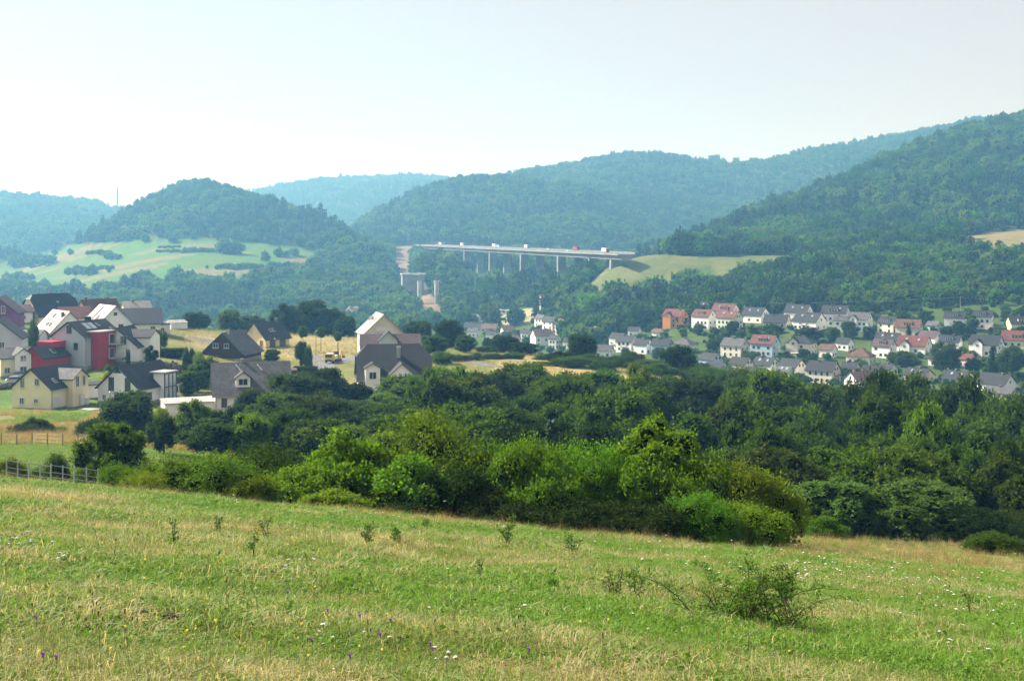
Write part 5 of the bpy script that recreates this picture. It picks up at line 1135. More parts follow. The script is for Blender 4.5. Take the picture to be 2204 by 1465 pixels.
# ---------------------------------------------------------------- town across the valley
RM = dict(s=R_SLATE, g=R_GREY, r=R_RED, b=R_BRN, n=R_NAVY, p=R_PALE, u=R_PURP); WM = dict(w=W_WHITE, c=W_CRF, y=W_YEL, g=W_GREY, b=W_BLUE, v=W_GRN, o=W_ORG, p=W_PINK, t=W_TAN)
TOWN = [  # x0, x1, ytop, ybase, ridge angle, roof, wall, extras, label
 (1428, 1480, 667, 704, -28, 'r', 'o', 'gc', 'orange house with red roof at the left end of the upper row'),
 (1492, 1528, 652, 686, -25, 's', 'w', 'k', 'slate roofed house peeping out behind the red roofs'),
 (1533, 1590, 655, 690, -25, 'r', 'w', 'dk', 'rearmost of the three red roofed white houses'),
 (1490, 1541, 668, 708, -32, 'r', 'w', 'db', 'left front one of the three red roofed white houses'),
 (1543, 1597, 670, 708, -32, 'r', 'v', 'k', 'right front one of the three red roofed houses, pale green gable'),
 (1598, 1655, 663, 692, -30, 's', 'w', 'k', 'white house with slate roof right of the red roofs'),
 (1645, 1700, 678, 704, -15, 's', 't', '', 'low house with wide dark roof in the upper row'),
 (1690, 1748, 657, 692, -22, 's', 'w', 'k', 'large white house with steep slate roof, back of the upper row'),
 (1708, 1776, 674, 708, -30, 's', 'w', 'kb', 'white house with slate roof in front of the large steep one'),
 (1770, 1827, 659, 700, -14, 's', 'w', 'dbk', 'white house with slate roof, wide dormer and balcony'),
 (1795, 1826, 681, 712, -10, 'g', 'w', '', 'small white house with light grey roof below the balcony house'),
 (1826, 1876, 674, 712, -18, 'g', 'w', 'g', 'white house with grey roof and front gable in the upper row'),
 (1890, 1934, 684, 716, -30, 's', 'c', 'd', 'cream house with dark dormer roof near the brown roof'),
 (1930, 1984, 689, 721, -14, 'b', 'c', 'd', 'cream house with wide brown roof'),
 (1995, 2025, 692, 712, -30, 'g', 'b', '', 'small barn with grey roof right of the brown roof'),
 (2035, 2078, 672, 708, -8, 's', 'w', 'db', 'white house with slate roof left of the bright yellow-green tree'),
 (2096, 2136, 670, 706, -8, 's', 'w', 'd', 'white house with slate roof behind the bright yellow-green tree'),
 (2168, 2222, 682, 713, 18, 's', 'y', 'd', 'yellow house with dark roof at the right picture edge'),
 (1402, 1448, 730, 760, -25, 's', 'b', '', 'pale blue house with slate roof by the second dark plateau tree'),
 (1448, 1499, 729, 758, -30, 'g', 'w', 'hc', 'white house with light grey hipped roof above the dark plateau tree'),
 (1553, 1610, 729, 767, -28, 'g', 'c', 'm', 'cream house with many windows and grey roof, middle row'),
 (1616, 1677, 723, 764, -25, 'r', 'b', 'dk', 'pale blue house with dark red roof and two dormers'),
 (1694, 1755, 723, 762, -15, 's', 'c', 'hgc', 'slate roofed villa with hipped roof and front gable, middle row'),
 (1506, 1554, 761, 790, -40, 's', 'b', '', 'blue gabled house just above the plateau hedge'),
 (1516, 1568, 780, 803, -35, 's', 'w', '', 'house half hidden by the hedge below the blue gable'),
 (1571, 1620, 770, 799, -32, 's', 'c', '', 'cream house with slate roof in the front row'),
 (1620, 1676, 770, 798, -34, 's', 'w', 'ck', 'white house with slate roof and chimney in the front row'),
 (1606, 1654, 791, 812, -30, 's', 'w', '', 'low slate roof in front of the cream and white pair'),
 (1676, 1734, 774, 812, -38, 's', 'w', '', 'white house with plain tall gable in the front row'),
 (1674, 1708, 790, 820, -30, 'g', 'g', 'k', 'grey house with skylights below the plain tall gable'),
 (1737, 1806, 779, 822, -22, 's', 'c', 'mb', 'apartment house with brown balconies in the front row'),
 (1745, 1787, 797, 820, -75, 'b', 'c', '', 'small gable house in front of the apartment house'),
 (1820, 1882, 801, 840, 40, 'b', 'w', 'b', 'white house with brown roof and left gable balcony, front row'),
 (1879, 1927, 732, 768, -26, 'u', 'w', 'd', 'white house with plum roof and dark dormer'),
 (1884, 1941, 717, 746, -20, 's', 'g', 'k', 'slate roofed house behind the plum roof'),
 (1933, 2002, 724, 758, -18, 'r', 'w', 'gk', 'white house with big red roof and front gable'),
 (1978, 2027, 713, 741, -32, 'u', 'w', '', 'house with plum roof behind the big red roof'),
 (2024, 2069, 723, 754, -14, 'n', 'w', 'd', 'house with navy roof right of the big red roof'),
 (2090, 2157, 723, 764, -16, 's', 'w', 'g', 'white house with slate roof and white front gable at right'),
 (2159, 2220, 713, 745, -8, 'r', 'c', 'd', 'house with bright red roof at the right picture edge'),
 (1824, 1882, 752, 782, -20, 'b', 'c', 'h', 'low house with brown hipped roof in mid slope'),
 (1856, 1899, 787, 818, -20, 's', 'p', 'b', 'pink house with slate roof, front row'),
 (1892, 1930, 783, 806, -38, 's', 'g', '', 'grey gabled house behind the pink house'),
 (1947, 2008, 793, 818, -34, 's', 't', 'k', 'tan house with slate roof above the wood edge'),
 (2031, 2097, 799, 826, -34, 's', 'c', 'k', 'house with long slate roof and skylight above the wood edge'),
 (2106, 2183, 805, 840, -30, 's', 'w', '', 'long white house with slate roof at the lower right'),
 (2120, 2190, 833, 856, -25, 'g', 't', '', 'grey roofed bungalow below the long white house'),
 (1151, 1178, 679, 710, -45, 'g', 'w', '', 'left of three tall houses in the distant centre'),
 (1168, 1205, 683, 716, -45, 's', 'w', '', 'middle of three tall houses in the distant centre'),
 (1195, 1235, 688, 720, -45, 'r', 'c', '', 'right of three tall houses in the distant centre, red roof'),
 (1121, 1144, 710, 736, -35, 's', 'w', '', 'small white house left of the long brown roof in the centre'),
 (1143, 1189, 710, 744, 20, 'b', 'w', '', 'white house with long brown roof in the centre'),
 (1181, 1207, 722, 750, -40, 's', 'g', '', 'grey gable right of the long brown roof'),
 (1240, 1265, 702, 719, -35, 's', 'w', '', 'small white house left of the bright roof'),
 (1256, 1296, 703, 730, 125, 'p', 'w', '', 'house whose pale roof shines in the sun'),
 (1281, 1319, 743, 768, -10, 'g', 'w', '', 'grey roofed house right of the solitary dark tree'),
 (1312, 1348, 718, 750, -38, 's', 'w', 'b', 'first of three slate roofed houses in a row'),
 (1327, 1375, 723, 755, -35, 's', 'w', 'b', 'second of three slate roofed houses in a row'),
 (1365, 1405, 731, 760, -35, 's', 'w', '', 'third of three slate roofed houses in a row'),
 (745, 778, 661, 690, -42, 'u', 'w', '', 'far white gabled house above the tall grey gable'),
 (762, 795, 680, 700, -15, 'g', 'w', '', 'far low white house beside the far gabled one'),
 (1000, 1038, 694, 712, -10, 's', 'w', '', 'far dark roofed house at the left of the valley floor'),
 (1036, 1074, 697, 714, -20, 'b', 'c', '', 'far brown roofed house on the valley floor'),
 (1006, 1032, 706, 724, -25, 'g', 'w', '', 'far white house behind the tall dark plateau tree'),
 (1046, 1070, 713, 731, -30, 's', 'w', '', 'far slate roofed house among trees left of the brown roof'),
 (1078, 1106, 702, 720, 20, 'b', 'c', '', 'far cream house with brown roof on the valley floor'),
 (1096, 1120, 722, 740, -40, 's', 'w', '', 'far gabled house next to the small white one'),
 (1212, 1240, 728, 750, -30, 's', 'w', '', 'white house half hidden left of the solitary round tree'),
 (1300, 1326, 700, 720, -30, 'g', 'c', '', 'cream house among trees right of the shining roof'),
 (1352, 1380, 704, 724, -25, 's', 'w', '', 'white house among trees above the three slate houses'),
 (1404, 1430, 708, 727, -35, 'b', 'w', '', 'small white house below the orange house'),
 (1470, 1502, 764, 786, -30, 's', 'w', '', 'white house behind the second round plateau tree'),
 (1440, 1470, 764, 784, -20, 's', 'c', '', 'cream house left behind the second round plateau tree'),
 (1764, 1800, 742, 768, -25, 'b', 'w', '', 'white house with brown roof right of the hipped villa'),
 (1800, 1836, 728, 752, -30, 's', 'w', '', 'white house with slate roof above the brown hipped roof'),
 (1812, 1850, 780, 803, -25, 's', 'c', '', 'cream house behind the front row brown roof'),
 (2000, 2040, 760, 786, -20, 's', 'w', '', 'white house left of the big grey-green tree'),
 (2060, 2098, 762, 788, -25, 'r', 'c', '', 'cream house with red roof right of the big grey-green tree'),
]
TOWNP = []
for x0, x1, yt, yb, th, rf, wl, ex, lab in TOWN:
    xc = (x0 + x1) / 2; p = hit(xc, yb, 440, 1040); s = F / p[1]; vis = (x1 - x0) / s * 1.06; ht = (yb - yt) / s * 1.06
    a = math.radians(th); ratio = .8; L = vis / (abs(math.cos(a)) + ratio * abs(math.sin(a))); L = min(L, 22); W = ratio * L
    pit = 38 if 'h' not in ex else 34; rise = W / 2 * math.tan(math.radians(pit)); He = ht - rise
    if He < 2.4: He = 2.4; pit = math.degrees(math.atan(max(1.4, ht - He) / (W / 2)))
    hs = House('house', lab, (p[0], p[1], p[2] - .2), th, W, L, He, pit, WM[wl], RM[rf], .4, 'houses of the town in the valley', hip=(W / 2 if 'h' in ex else 0), plinth=False)
    TOWNP.append((p[0], p[1], L * .62))
    n = max(2, int(L / 2.6)); fl = max(1, int(He / 2.5)); step = (L - 1.6) / n
    rr = random.Random(int(x0)); e = 'E' if math.sin(a) < 0 else 'W'
    for k in range(fl):
        us = [(-L / 2 + .8 + step * (i + .5), 1.45 + 2.6 * k) for i in range(n) if rr.random() < (.95 if 'm' in ex else .72)]
        hs.small('S', us, .9 if 'm' in ex else 1.2, 1.3)
        hs.small(e, [(u_, 1.45 + 2.6 * k) for u_ in (-W / 4, W / 4) if rr.random() < .75], 1.1, 1.3)
    if W > 6 and 'h' not in ex: hs.small(e, [(0, He + .9)] if rr.random() < .5 else [(-1.1, He + .7), (1.1, He + .7)], 1.0, 1.2)
    if 'd' in ex: hs.shed_dormer('S', rr.uniform(-.5, .5), L * .36, .25, .72, 1.3, n=3)
    if 'g' in ex: hs.gable('S', -L * .18, W * .42, He + .5, 1.2, 42, base=-.5, wins=[(0, He - .3, 1.2, 1.3)])
    if 'k' in ex:
        for u_ in (-L * .2, L * .22): hs.sky('S', u_, .62, .9, 1.3, SOLAR)
    if 'b' in ex: hs.balcony('S' if 'm' not in ex else 'E', 0, min(2.7, He - 1), min(4, L * .45), 1.4, WOODB if 'm' in ex else DARKF)
    if 'c' in ex or rr.random() < .55: hs.chimney(rr.uniform(-L * .25, L * .25), 'S', .9, 1.1)
# low works buildings and sheds
def block(x0, x1, yt, yb, wall, lab, nm='works_building', flat=True, y0=440):
    p = hit((x0 + x1) / 2, yb, y0, 1060); s = F / p[1]; L = (x1 - x0) / s; ht = (yb - yt) / s
    e = empty(nm, p, math.radians(-6)); tag(e, lab, 'building', 'low works buildings and sheds'); MB().box((0, 0, ht / 2 - .5), (L, L * .5, ht + 1)).build('wall', wall, e); MB().box((0, 0, ht + .12), (L + .5, L * .5 + .5, .24)).build('roof', CONC, e)
    n = max(1, int(L / 4)); 
    for i in range(n): MB().box((-L / 2 + (i + .5) * L / n, -L * .25 - .03, ht * .55), (L / n * .6, .1, ht * .35)).build('window', GLASS, e)
block(1020, 1058, 680, 694, W_TAN, 'tan flat roofed works building on the valley floor'); block(1070, 1102, 667, 675, W_WHITE, 'long white site cabin below the viaduct'); block(1097, 1127, 683, 697, W_PINK, 'pinkish works building beside the site cabin')
block(1600, 1622, 655, 664, W_WHITE, 'white garden shed above the slate roofs'); block(1634, 1647, 653, 663, W_WHITE, 'small white shed right of the garden shed'); block(1652, 1672, 657, 664, W_TAN, 'tan shed roof at the wood edge above the town'); block(1690, 1730, 760, 770, W_WHITE, 'white garage block below the hipped villa')

# ---------------------------------------------------------------- motorway viaduct
Pa, Pb = np.array([-113., 1700.]), np.array([89., 950.]); DZ = -15.0; ax_ = (Pb - Pa) / np.linalg.norm(Pb - Pa); nx_ = np.array([ax_[1], -ax_[0]])
if nx_[0] > 0: nx_ = -nx_
nx_ = -nx_ if nx_[1] > 0 else nx_          # towards the camera side
def vp(t, off=0, z=0): q_ = Pa + (Pb - Pa) * t + nx_ * off; return (q_[0], q_[1], z)
BRG = surf('bridge_concrete', (.24, .25, .26), .85, .25, .06, .2, 3); PAR = surf('parapet_panel', (.16, .175, .19), .6, .15, .3)
via = empty('motorway_viaduct', vp(.5, 0, DZ - 5)); tag(via, 'long concrete motorway viaduct on paired piers across the hazy valley', 'bridge'); vo = np.array(vp(.5, 0, DZ - 5))
def vl(p): return tuple(np.array(p) - vo)
ang = math.atan2(ax_[1], ax_[0]); Lt = np.linalg.norm(Pb - Pa)
for k, off in enumerate((0, -17)):
    c = (np.array(vp(.39 - .03 * k, off, DZ - 2.2))) - vo; Ld = Lt * (1.23 - .06 * k)
    MB().box((0, 0, 0), (Ld, 14.5, .9)).add([], []).build('deck', BRG, via, (c[0], c[1], c[2] + 1.4), (0, 0, ang))
    gd = MB().prism([(-4.2, 0), (4.2, 0), (5.4, 3.6), (-5.4, 3.6)], 'x', -Ld / 2, Ld / 2); gd.build('girder', BRG, via, (c[0], c[1], c[2] - 2.7), (0, 0, ang))
    for e in (-7.1, 7.1):
        rl = MB().box((0, e, 2.4), (Ld, .25, 1.0)); rl.build('parapet', PAR, via, (c[0], c[1], c[2]), (0, 0, ang))
    MB().box((0, 0, 1.87), (Ld, 12.6, .04)).build('carriageway', ASPH, via, (c[0], c[1], c[2]), (0, 0, ang))
    for t in (.12, .285, .45, .62, .785, .9, .97):
        q_ = vp(t, off, 0); zb = Hs(q_[0], q_[1]) - 2; ztop = DZ - 4.9
        if ztop - zb < 3: continue
        hgt = ztop - zb; w2 = 4.2
        pm = MB().prism([(-w2, 0), (w2, 0), (w2 * .92, hgt), (-w2 * .92, hgt)], 'y', -2.0, 2.0); pm.box((0, 0, hgt * .5), (.5, 4.3, hgt * .98)); pm.build('pier', BRG, via, (q_[0] - vo[0], q_[1] - vo[1], zb - vo[2]), (0, 0, ang + math.pi / 2))
# lorries on the deck
LW = surf('lorry_white', (.75, .76, .76), .5, .08); LR = surf('lorry_red', (.22, .035, .06), .5, .1); LB = surf('lorry_blue', (.12, .30, .60), .5, .1); 
def lorry(t, off, m, cabm, lab, L=13.5):
    p = vp(t, off, DZ + .12); e = empty('lorry', p, ang); tag(e, lab, 'lorry', 'lorries on the viaduct')
    MB().box((-1.2, 0, 2.5), (L - 3.2, 2.5, 2.9)).build('cargo_box', m, e); c = MB().prism([(0, .5), (2.2, .5), (2.2, 2.0), (1.7, 3.3), (0, 3.4)], 'y', -1.2, 1.2)
    c.build('cab', cabm, e, (L / 2 - 2.6, 0, 0)); MB().box((L / 2 - .6, 0, 2.55), (.12, 2.1, .9)).build('windscreen', GLASS, e); MB().box((-.5, 0, .85), (L - 1.5, 2.2, .3)).build('chassis', DARKF, e)
    for wx in (L / 2 - 1.3, L / 2 - 4.2, -L / 2 + 1.6, -L / 2 + 2.9):
        for sy in (-1, 1): MB().tube([(wx, sy * .85, .5), (wx, sy * 1.2, .5)], .5, 8).build('wheel', TYRE, e)
for x, off, m, c, lab in [(948, -19, LW, LW, 'white lorry furthest left on the viaduct'), (995, -19, LW, LW, 'white lorry second from left on the viaduct'), (1064, -19, LW, LW, 'white lorry left of the highest pier pair'), (1072, 4, LB, LW, 'blue lorry beside the white one on the viaduct'), (1134, -19, LW, LB, 'white lorry above the highest pier pair'), (1240, -19, LR, LR, 'dark red lorry on the viaduct'), (1303, 4, LW, LR, 'white lorry near the right end of the viaduct')]:
    k = (x - CX) / F; t = (k * (Pa[1] + nx_[1] * off) - Pa[0] - nx_[0] * off) / ((Pb - Pa)[0] - k * (Pb - Pa)[1]); lorry(t, off, m, c, lab)
def car(loc, rz, m, lab, group=None, name='parked_car'):
    e = empty(name, loc, rz); tag(e, lab, 'car', group)
    MB().prism([(-2.1, .3), (2.1, .3), (2.15, .7), (1.9, .88), (1.0, .95), (-1.9, .98), (-2.15, .8)], 'y', -.85, .85).build('body', m, e)
    MB().add([(-1.8, -.8, .95), (1.05, -.8, .93), (1.05, .8, .93), (-1.8, .8, .95), (-1.35, -.62, 1.45), (.35, -.62, 1.45), (.35, .62, 1.45), (-1.35, .62, 1.45)], [(0, 1, 5, 4), (1, 2, 6, 5), (2, 3, 7, 6), (3, 0, 4, 7), (4, 5, 6, 7)]).build('windows', GLASS, e)
    MB().box((-.5, 0, 1.47), (1.7, 1.22, .06)).build('car_roof', m, e)
    for wx in (-1.3, 1.35):
        for sy in (-1, 1): MB().tube([(wx, sy * .68, .32), (wx, sy * .88, .32)], .32, 10).build('wheel', TYRE, e)
    for sy in (-.6, .6): MB().box((2.12, sy, .68), (.08, .3, .16)).build('headlight', FRAME, e)
CS = surf('car_silver', (.45, .50, .56), .3, .08, metal=.4, spec=.6)
for i, (x, off) in enumerate([(1018, 4), (1165, -15), (1180, -19), (1200, -15), (1222, 4)]):
    k = (x - CX) / F; t = (k * (Pa[1] + nx_[1] * off) - Pa[0] - nx_[0] * off) / ((Pb - Pa)[0] - k * (Pb - Pa)[1]); car(vp(t, off, DZ + .12), ang, [LW, CS, LW, CS, LW][i], ['light car alone left of the blue lorry on the viaduct', 'car between the white and dark red lorries, first from left', 'car between the white and dark red lorries, second from left', 'car between the white and dark red lorries, third from left', 'light car just left of the dark red lorry'][i], 'cars on the viaduct', 'car')
# unfinished piers of the second bridge and its abutment
def lone_pier(x, yt, yb, w, m, lab, cap=False, y0=900):
    p = hit(x, yb, y0, 1500); s = F / p[1]; h_ = (yb - yt) / s; w_ = w / s; e = empty('bridge_pier', p, .3); tag(e, lab, 'pier', 'unfinished bridge piers')
    MB().prism([(-w_ / 2, -3), (w_ / 2, -3), (w_ * .46, h_), (-w_ * .46, h_)], 'y', -w_ * .35, w_ * .35).build('shaft', m, e)
    MB().box((0, 0, h_ + .4), (w_ * 1.15, w_ * .85, .9)).build('pier_head', WOODB if cap else m, e)
lone_pier(903, 607, 655, 8, CONC, 'unfinished concrete pier in front of the brown cutting, left one'); lone_pier(940, 606, 654, 9, CONC, 'unfinished concrete pier in front of the brown cutting, right one'); lone_pier(1167, 637, 670, 10, CONC, 'lone concrete pier with rusty head on the valley floor', True, 800); lone_pier(1204, 640, 658, 8, CONC, 'shorter concrete pier half hidden by trees, right of the lone one', True, 800)
p = hit(890, 640, 1000, 1400); e = empty('bridge_abutment', p, .25); tag(e, 'pale concrete abutment wall below the brown earth cutting', 'abutment'); s = F / p[1]
MB().prism([(-24 / s, -4), (24 / s, -4), (24 / s, 46 / s), (-24 / s, 50 / s)], 'y', 0, 9).build('wall', CONCD, e); MB().box((0, 3.5, 50 / s), (52 / s, 9.5, 1.2)).build('cap_beam', CONC, e)
# mast on the skyline, power poles in the town
MT = surf('mast_grey', (.30, .32, .34), .6, .2, metal=.3)
p = at(253, 2000); e = empty('radio_mast', p); tag(e, 'thin lattice radio mast on the skyline left of the round hill', 'mast'); zt = (HY - 405) / F * 2000 - p[2]; mb = MB()
for sx in (-1, 1):
    for sy in (-1, 1): mb.bar((sx * 2.2, sy * 2.2, -3), (sx * .5, sy * .5, zt), .5)
for i in range(12): k = i / 12; w_ = 2.2 - 1.7 * k; mb.bar((-w_, -w_, zt * k), (w_, -w_, zt * (k + .08)), .25); mb.bar((w_, w_, zt * k), (-w_, w_, zt * (k + .08)), .25)
mb.build('lattice', MT, e); MB().tube([(0, 0, zt - 2), (0, 0, zt + 7)], .35, 5).build('aerial', MT, e)
PL = []
for x, yb, hp, lab in [(2067, 676, 38, 'wooden power pole above the town roofs at right'), (1745, 765, 22, 'thin lamp pole beside the hipped villa')]:
    p = hit(x, yb, 440, 900); h_ = hp * p[1] / F; e = empty('power_pole', p); tag(e, lab, 'pole'); MB().tube([(0, 0, -1), (0, 0, h_)], [.16, .1], 6).build('pole', surf('pole_grey', (.35, .34, .32), .8), e)
    MB().box((0, 0, h_ - .5), (1.8, .1, .12)).build('crossarm', MT, e); PL.append((p[0], p[1], p[2] + h_ - .4))
a = np.array(PL[0])
for i, (x, yy, Yd, lab) in enumerate([(1560, 652, 700, 'thin power line sagging left over the wood from the pole'), (2240, 640, 720, 'thin power line leaving the pole to the right edge')]):
    b = np.array([(x - CX) / F * Yd, Yd, (HY - yy) / F * Yd]); pts = [a + (b - a) * t - np.array([0, 0, 5 * t * (1 - t)]) for t in np.linspace(0, 1, 14)]
    tag(MB().tube(pts, .05, 4).build('power_line', MT), lab, 'cable')
# ---------------------------------------------------------------- street lamps, truck, cars, fences on the left
for x, Y, top, lab in [(17, 262, 755, 'street lamp in front of the cream house at the left edge'), (237, 205, 842, 'street lamp in front of the white house with glazed bay'), (455, 214, 812, 'street lamp left of the grey tiled house'), (680, 318, 712, 'street lamp in the tan meadow left of the truck'), (728, 296, 734, 'street lamp right of the yellow truck'), (592, 300, 728, 'street lamp before the yellow house'), (450, 392, 702, 'street lamp at the road bend'), (405, 345, 722, 'slim post by the hedge near the road bend')]:
    p = at(x, Y); h_ = (HY - top) / F * Y - p[2]; e = empty('street_lamp', p); tag(e, lab, 'street lamp', 'street lamps of the settlement')
    MB().tube([(0, 0, -.3), (0, 0, h_ - .25)], [.08, .05], 6).build('post', DARKF, e); MB().tube([(0, 0, h_ - .3), (0, 0, h_ - .12), (0, 0, h_)], [.06, .22, .12], 8).build('lamp_head', METAL, e)
YT = surf('truck_yellow', (.62, .42, .03), .5, .1)
p = at(714, 300, .08); e = empty('truck', p, math.radians(-97)); tag(e, 'yellow flatbed truck facing the camera on the road', 'truck')
MB().prism([(-1.0, .5), (1.0, .5), (1.0, 1.35), (.75, 2.25), (-1.0, 2.3)], 'y', -1.0, 1.0).build('cab', YT, e, (1.8, 0, 0)); MB().box((2.72, 0, 1.75), (.1, 1.7, .8)).build('windscreen', GLASS, e, (0, 0, 0), (0, 0, 0)); MB().box((-.9, 0, 1.2), (3.4, 2.0, .9)).build('flatbed', LW, e); MB().box((2.84, 0, .7), (.1, 1.9, .4)).build('bumper', DARKF, e); MB().box((1.6, 0, 2.36), (1.2, 1.7, .12)).build('cab_roof', LW, e)
for wx in (1.9, -1.6):
    for sy in (-1, 1): MB().tube([(wx, sy * .7, .42), (wx, sy * 1.0, .42)], .42, 10).build('wheel', TYRE, e)
for sy in (-.7, .7): MB().box((2.84, sy, 1.05), (.08, .3, .2)).build('headlight', FRAME, e)
p = at(725, 303); e = empty('excavator', p, 1.0); tag(e, 'small yellow excavator standing beside the yellow truck', 'excavator'); MB().box((0, 0, 1.0), (1.6, 1.3, .9)).build('body', YT, e); MB().box((-.2, 0, 1.9), (.9, 1.0, 1.0)).build('cab', GLASS, e); mb = MB(); mb.bar((.7, 0, 1.2), (1.6, 0, 2.6), .18); mb.bar((1.6, 0, 2.6), (2.5, 0, 1.2), .15); mb.build('boom', YT, e); MB().box((2.5, 0, .9), (.5, .6, .5)).build('bucket', DARKF, e)
for sy in (-.6, .6): MB().box((0, sy, .28), (2.0, .35, .55)).build('track', TYRE, e)
car(at(48, 252, .1), .5, CS, 'silver car parked by the crimson annex', 'cars on the left street'); car(at(36, 246, .1), .45, CS, 'nearer grey car parked on the street by the stone bank', 'cars on the left street'); car(at(955, 300, .1), .1, CS, 'car on the lane right of the black slate house', None)
# hurdle fence at the left end of the field
for i, (xa, xb) in enumerate([(14, 62), (62, 110), (110, 160), (160, 212)]):
    A = np.array(at(xa, 42)); B = np.array(at(xb, 42.5)); e = empty('hurdle_fence', A); tag(e, ['first', 'second', 'third', 'last'][i] + ' galvanised hurdle panel from the left at the field edge', 'fence', 'hurdle panels at the field edge'); d = B - A
    for q_ in (0, .5, .985): MB().tube([d * q_ + [0, 0, -.1], d * q_ + [0, 0, .95]], .022, 6).build('post', HURD, e)
    for z_ in (.15, .32, .49, .66, .9): MB().tube([np.array([0, 0, z_]), d * .985 + [0, 0, z_]], .014, 5).build('rail', HURD, e)
WP = surf('fence_wood', (.20, .16, .12), .9, .3, 6)
e0 = np.array(at(-30, 128)); e = empty('wire_fence', e0); tag(e, 'wire fence on wooden posts between pasture and hay bank', 'fence'); tops = []
for x in range(-30, 360, 33):
    p = np.array(at(x, 128 + (x % 5))) - e0; MB().tube([p + [0, 0, -.2], p + [0, 0, 1.35]], .06, 6).build('post', WP, e); tops.append(p)
for z_ in (.4, .8, 1.2): MB().tube([p + [0, 0, z_] for p in tops], .012, 4).build('wire', MT, e)
# clipped hedge block, gravel heap, stone bank
def hedge_block(x0, x1, Y, h_, d, tint, lab):
    A = np.array(at((x0 + x1) / 2, Y)); L = (x1 - x0) / F * Y; r = np.random.default_rng(int(x0)); n = int(L * d * h_ * 60) + 800
    f = r.integers(0, 3, n); P = np.stack([r.uniform(-L / 2, L / 2, n), r.uniform(-d / 2, d / 2, n), r.uniform(0, h_, n)], 1); P[f == 0, 1] = -d / 2; P[f == 1, 2] = h_; P[f == 2, 0] = np.sign(P[f == 2, 0]) * L / 2; P += r.normal(size=(n, 3)) * .09
    a_ = unit(r.normal(size=(n, 3))); b_ = unit(np.cross(a_, r.normal(size=(n, 3)))); s = .26
    V = np.stack([P, P + a_ * s * .5 + b_ * s * .3, P + a_ * s, P + a_ * s * .5 - b_ * s * .3], 1).reshape(-1, 3)
    e = empty('clipped_hedge', A, .05); tag(e, lab, 'hedge'); tinted(mobj('foliage', mesh_np('foliage', V, np.arange(n * 4).reshape(-1, 4), LEAF, attrs={'rnd': ('FACE', 'FLOAT', r.uniform(0, 1, n))}), e), tint); MB().box((0, 0, h_ / 2 - .1), (L - .2, d - .25, h_ - .15)).build('inner_shade', SHADE_CORE, e)  # near-black inner box paints the shade between the hedge leaves
hedge_block(633, 681, 268, 2.6, 2.6, 'dark', 'tall square dark hedge block by the road below the truck'); hedge_block(330, 400, 285, 2.0, 2.2, 'dark', 'clipped hedge below the road bend'); hedge_block(435, 540, 268, 1.7, 1.6, 'dark', 'clipped hedge in front of the brown timber house'); hedge_block(360, 440, 262, 1.6, 1.8, 'dark', 'low garden hedge left of the brown house')
p = at(372, 262); r_ = np.random.default_rng(5); mb = MB()
for i in range(150): a_ = r_.uniform(0, 6.28); d = math.sqrt(r_.uniform(0, 1)); mb.box((math.cos(a_) * d * 3.2, math.sin(a_) * d * 2.4, max(.1, (1 - d) * 2.0 + r_.normal() * .12)), r_.uniform(.25, .6, 3), 0, r_.uniform(0, 3))
tag(mb.build('gravel_heap', surf('gravel', (.16, .13, .13), .95, .4, 2), None, p), 'dark heap of rubble beside the white gabled house', 'rubble heap', kind='stuff')
p0 = np.array(at(-20, 240)); mb = MB()
for i in range(170): t = r_.uniform(0, 1); q_ = np.array(at(-20 + 75 * t, 240 + 2 * t)) - p0; mb.box((q_[0] + r_.normal() * .3, q_[1] + r_.normal() * .3, q_[2] + r_.uniform(.1, 1.1)), r_.uniform(.3, .7, 3), 0, r_.uniform(0, 3))
tag(mb.build('stone_bank', surf('bank_stone', (.22, .20, .19), .95, .4, 2), None, tuple(p0)), 'bank of grey boulders along the street at the left', 'boulders', kind='stuff')

# ---------------------------------------------------------------- trees of the town
TG = 'trees between the town houses'
def zone(x, y):
    a_ = 'upper' if y < 715 else 'middle' if y < 772 else 'front'
    for lim, s in ((1150, 'by the distant works'), (1300, 'near the shining roof'), (1430, 'near three slate houses'), (1550, 'below the red roofs'), (1700, 'around the pale blue house'), (1850, 'by the hipped villa'), (2010, 'around the big red roof')):
        if x < lim: return a_, s
    return a_, 'towards the right edge'
SPEC = [(2090, 678, 712, 26, 'light', 'bright yellow-green tree standing out between two slate roofs', 't'), (2080, 706, 722, 16, 'purple', 'dark purple bush below the bright yellow-green tree', 't'), (1830, 692, 728, 34, 'mid', 'leafy green tree in front of the grey roofed front gable', 't'), (1768, 714, 726, 14, 'yellow', 'yellow blossoming bush in the gardens', 't'), (2036, 738, 805, 58, 'grey', 'big grey-green tree in the middle of the right town', 't'), (2138, 742, 806, 34, 'conifer', 'tall dark spruce below the white front gable', 'c'), (2180, 748, 815, 56, 'mid', 'big green tree at the right edge of the town', 't'), (1945, 756, 788, 38, 'mid', 'round garden tree below the big red roof', 't'), (1956, 698, 728, 18, 'conifer', 'small dark spruce before the brown roof', 'c'), (1462, 678, 704, 30, 'mid', 'round tree hiding the orange house corner', 't'), (1285, 716, 742, 26, 'dark', 'round dark tree below the shining roof', 't'), (1221, 713, 748, 10, 'conifer', 'slim dark spruce in front of the tall houses', 'c'), (1385, 728, 758, 10, 'conifer', 'slim dark cypress between the slate houses', 'c'), (1665, 700, 716, 40, 'dark', 'dark tree clump below the low wide roof', 't'), (1740, 705, 735, 50, 'dark', 'dark tree clump below the upper row', 't')]
for x, yt, yb, w, tint, lab, k in SPEC:
    p = hit(x, yb, 440, 1000); tree(x, p[1], yt, w, tint, lab, TG, 'spruce_tree' if k == 'c' else 'town_tree', k)
TT = []
r = random.Random(9); tries = 0
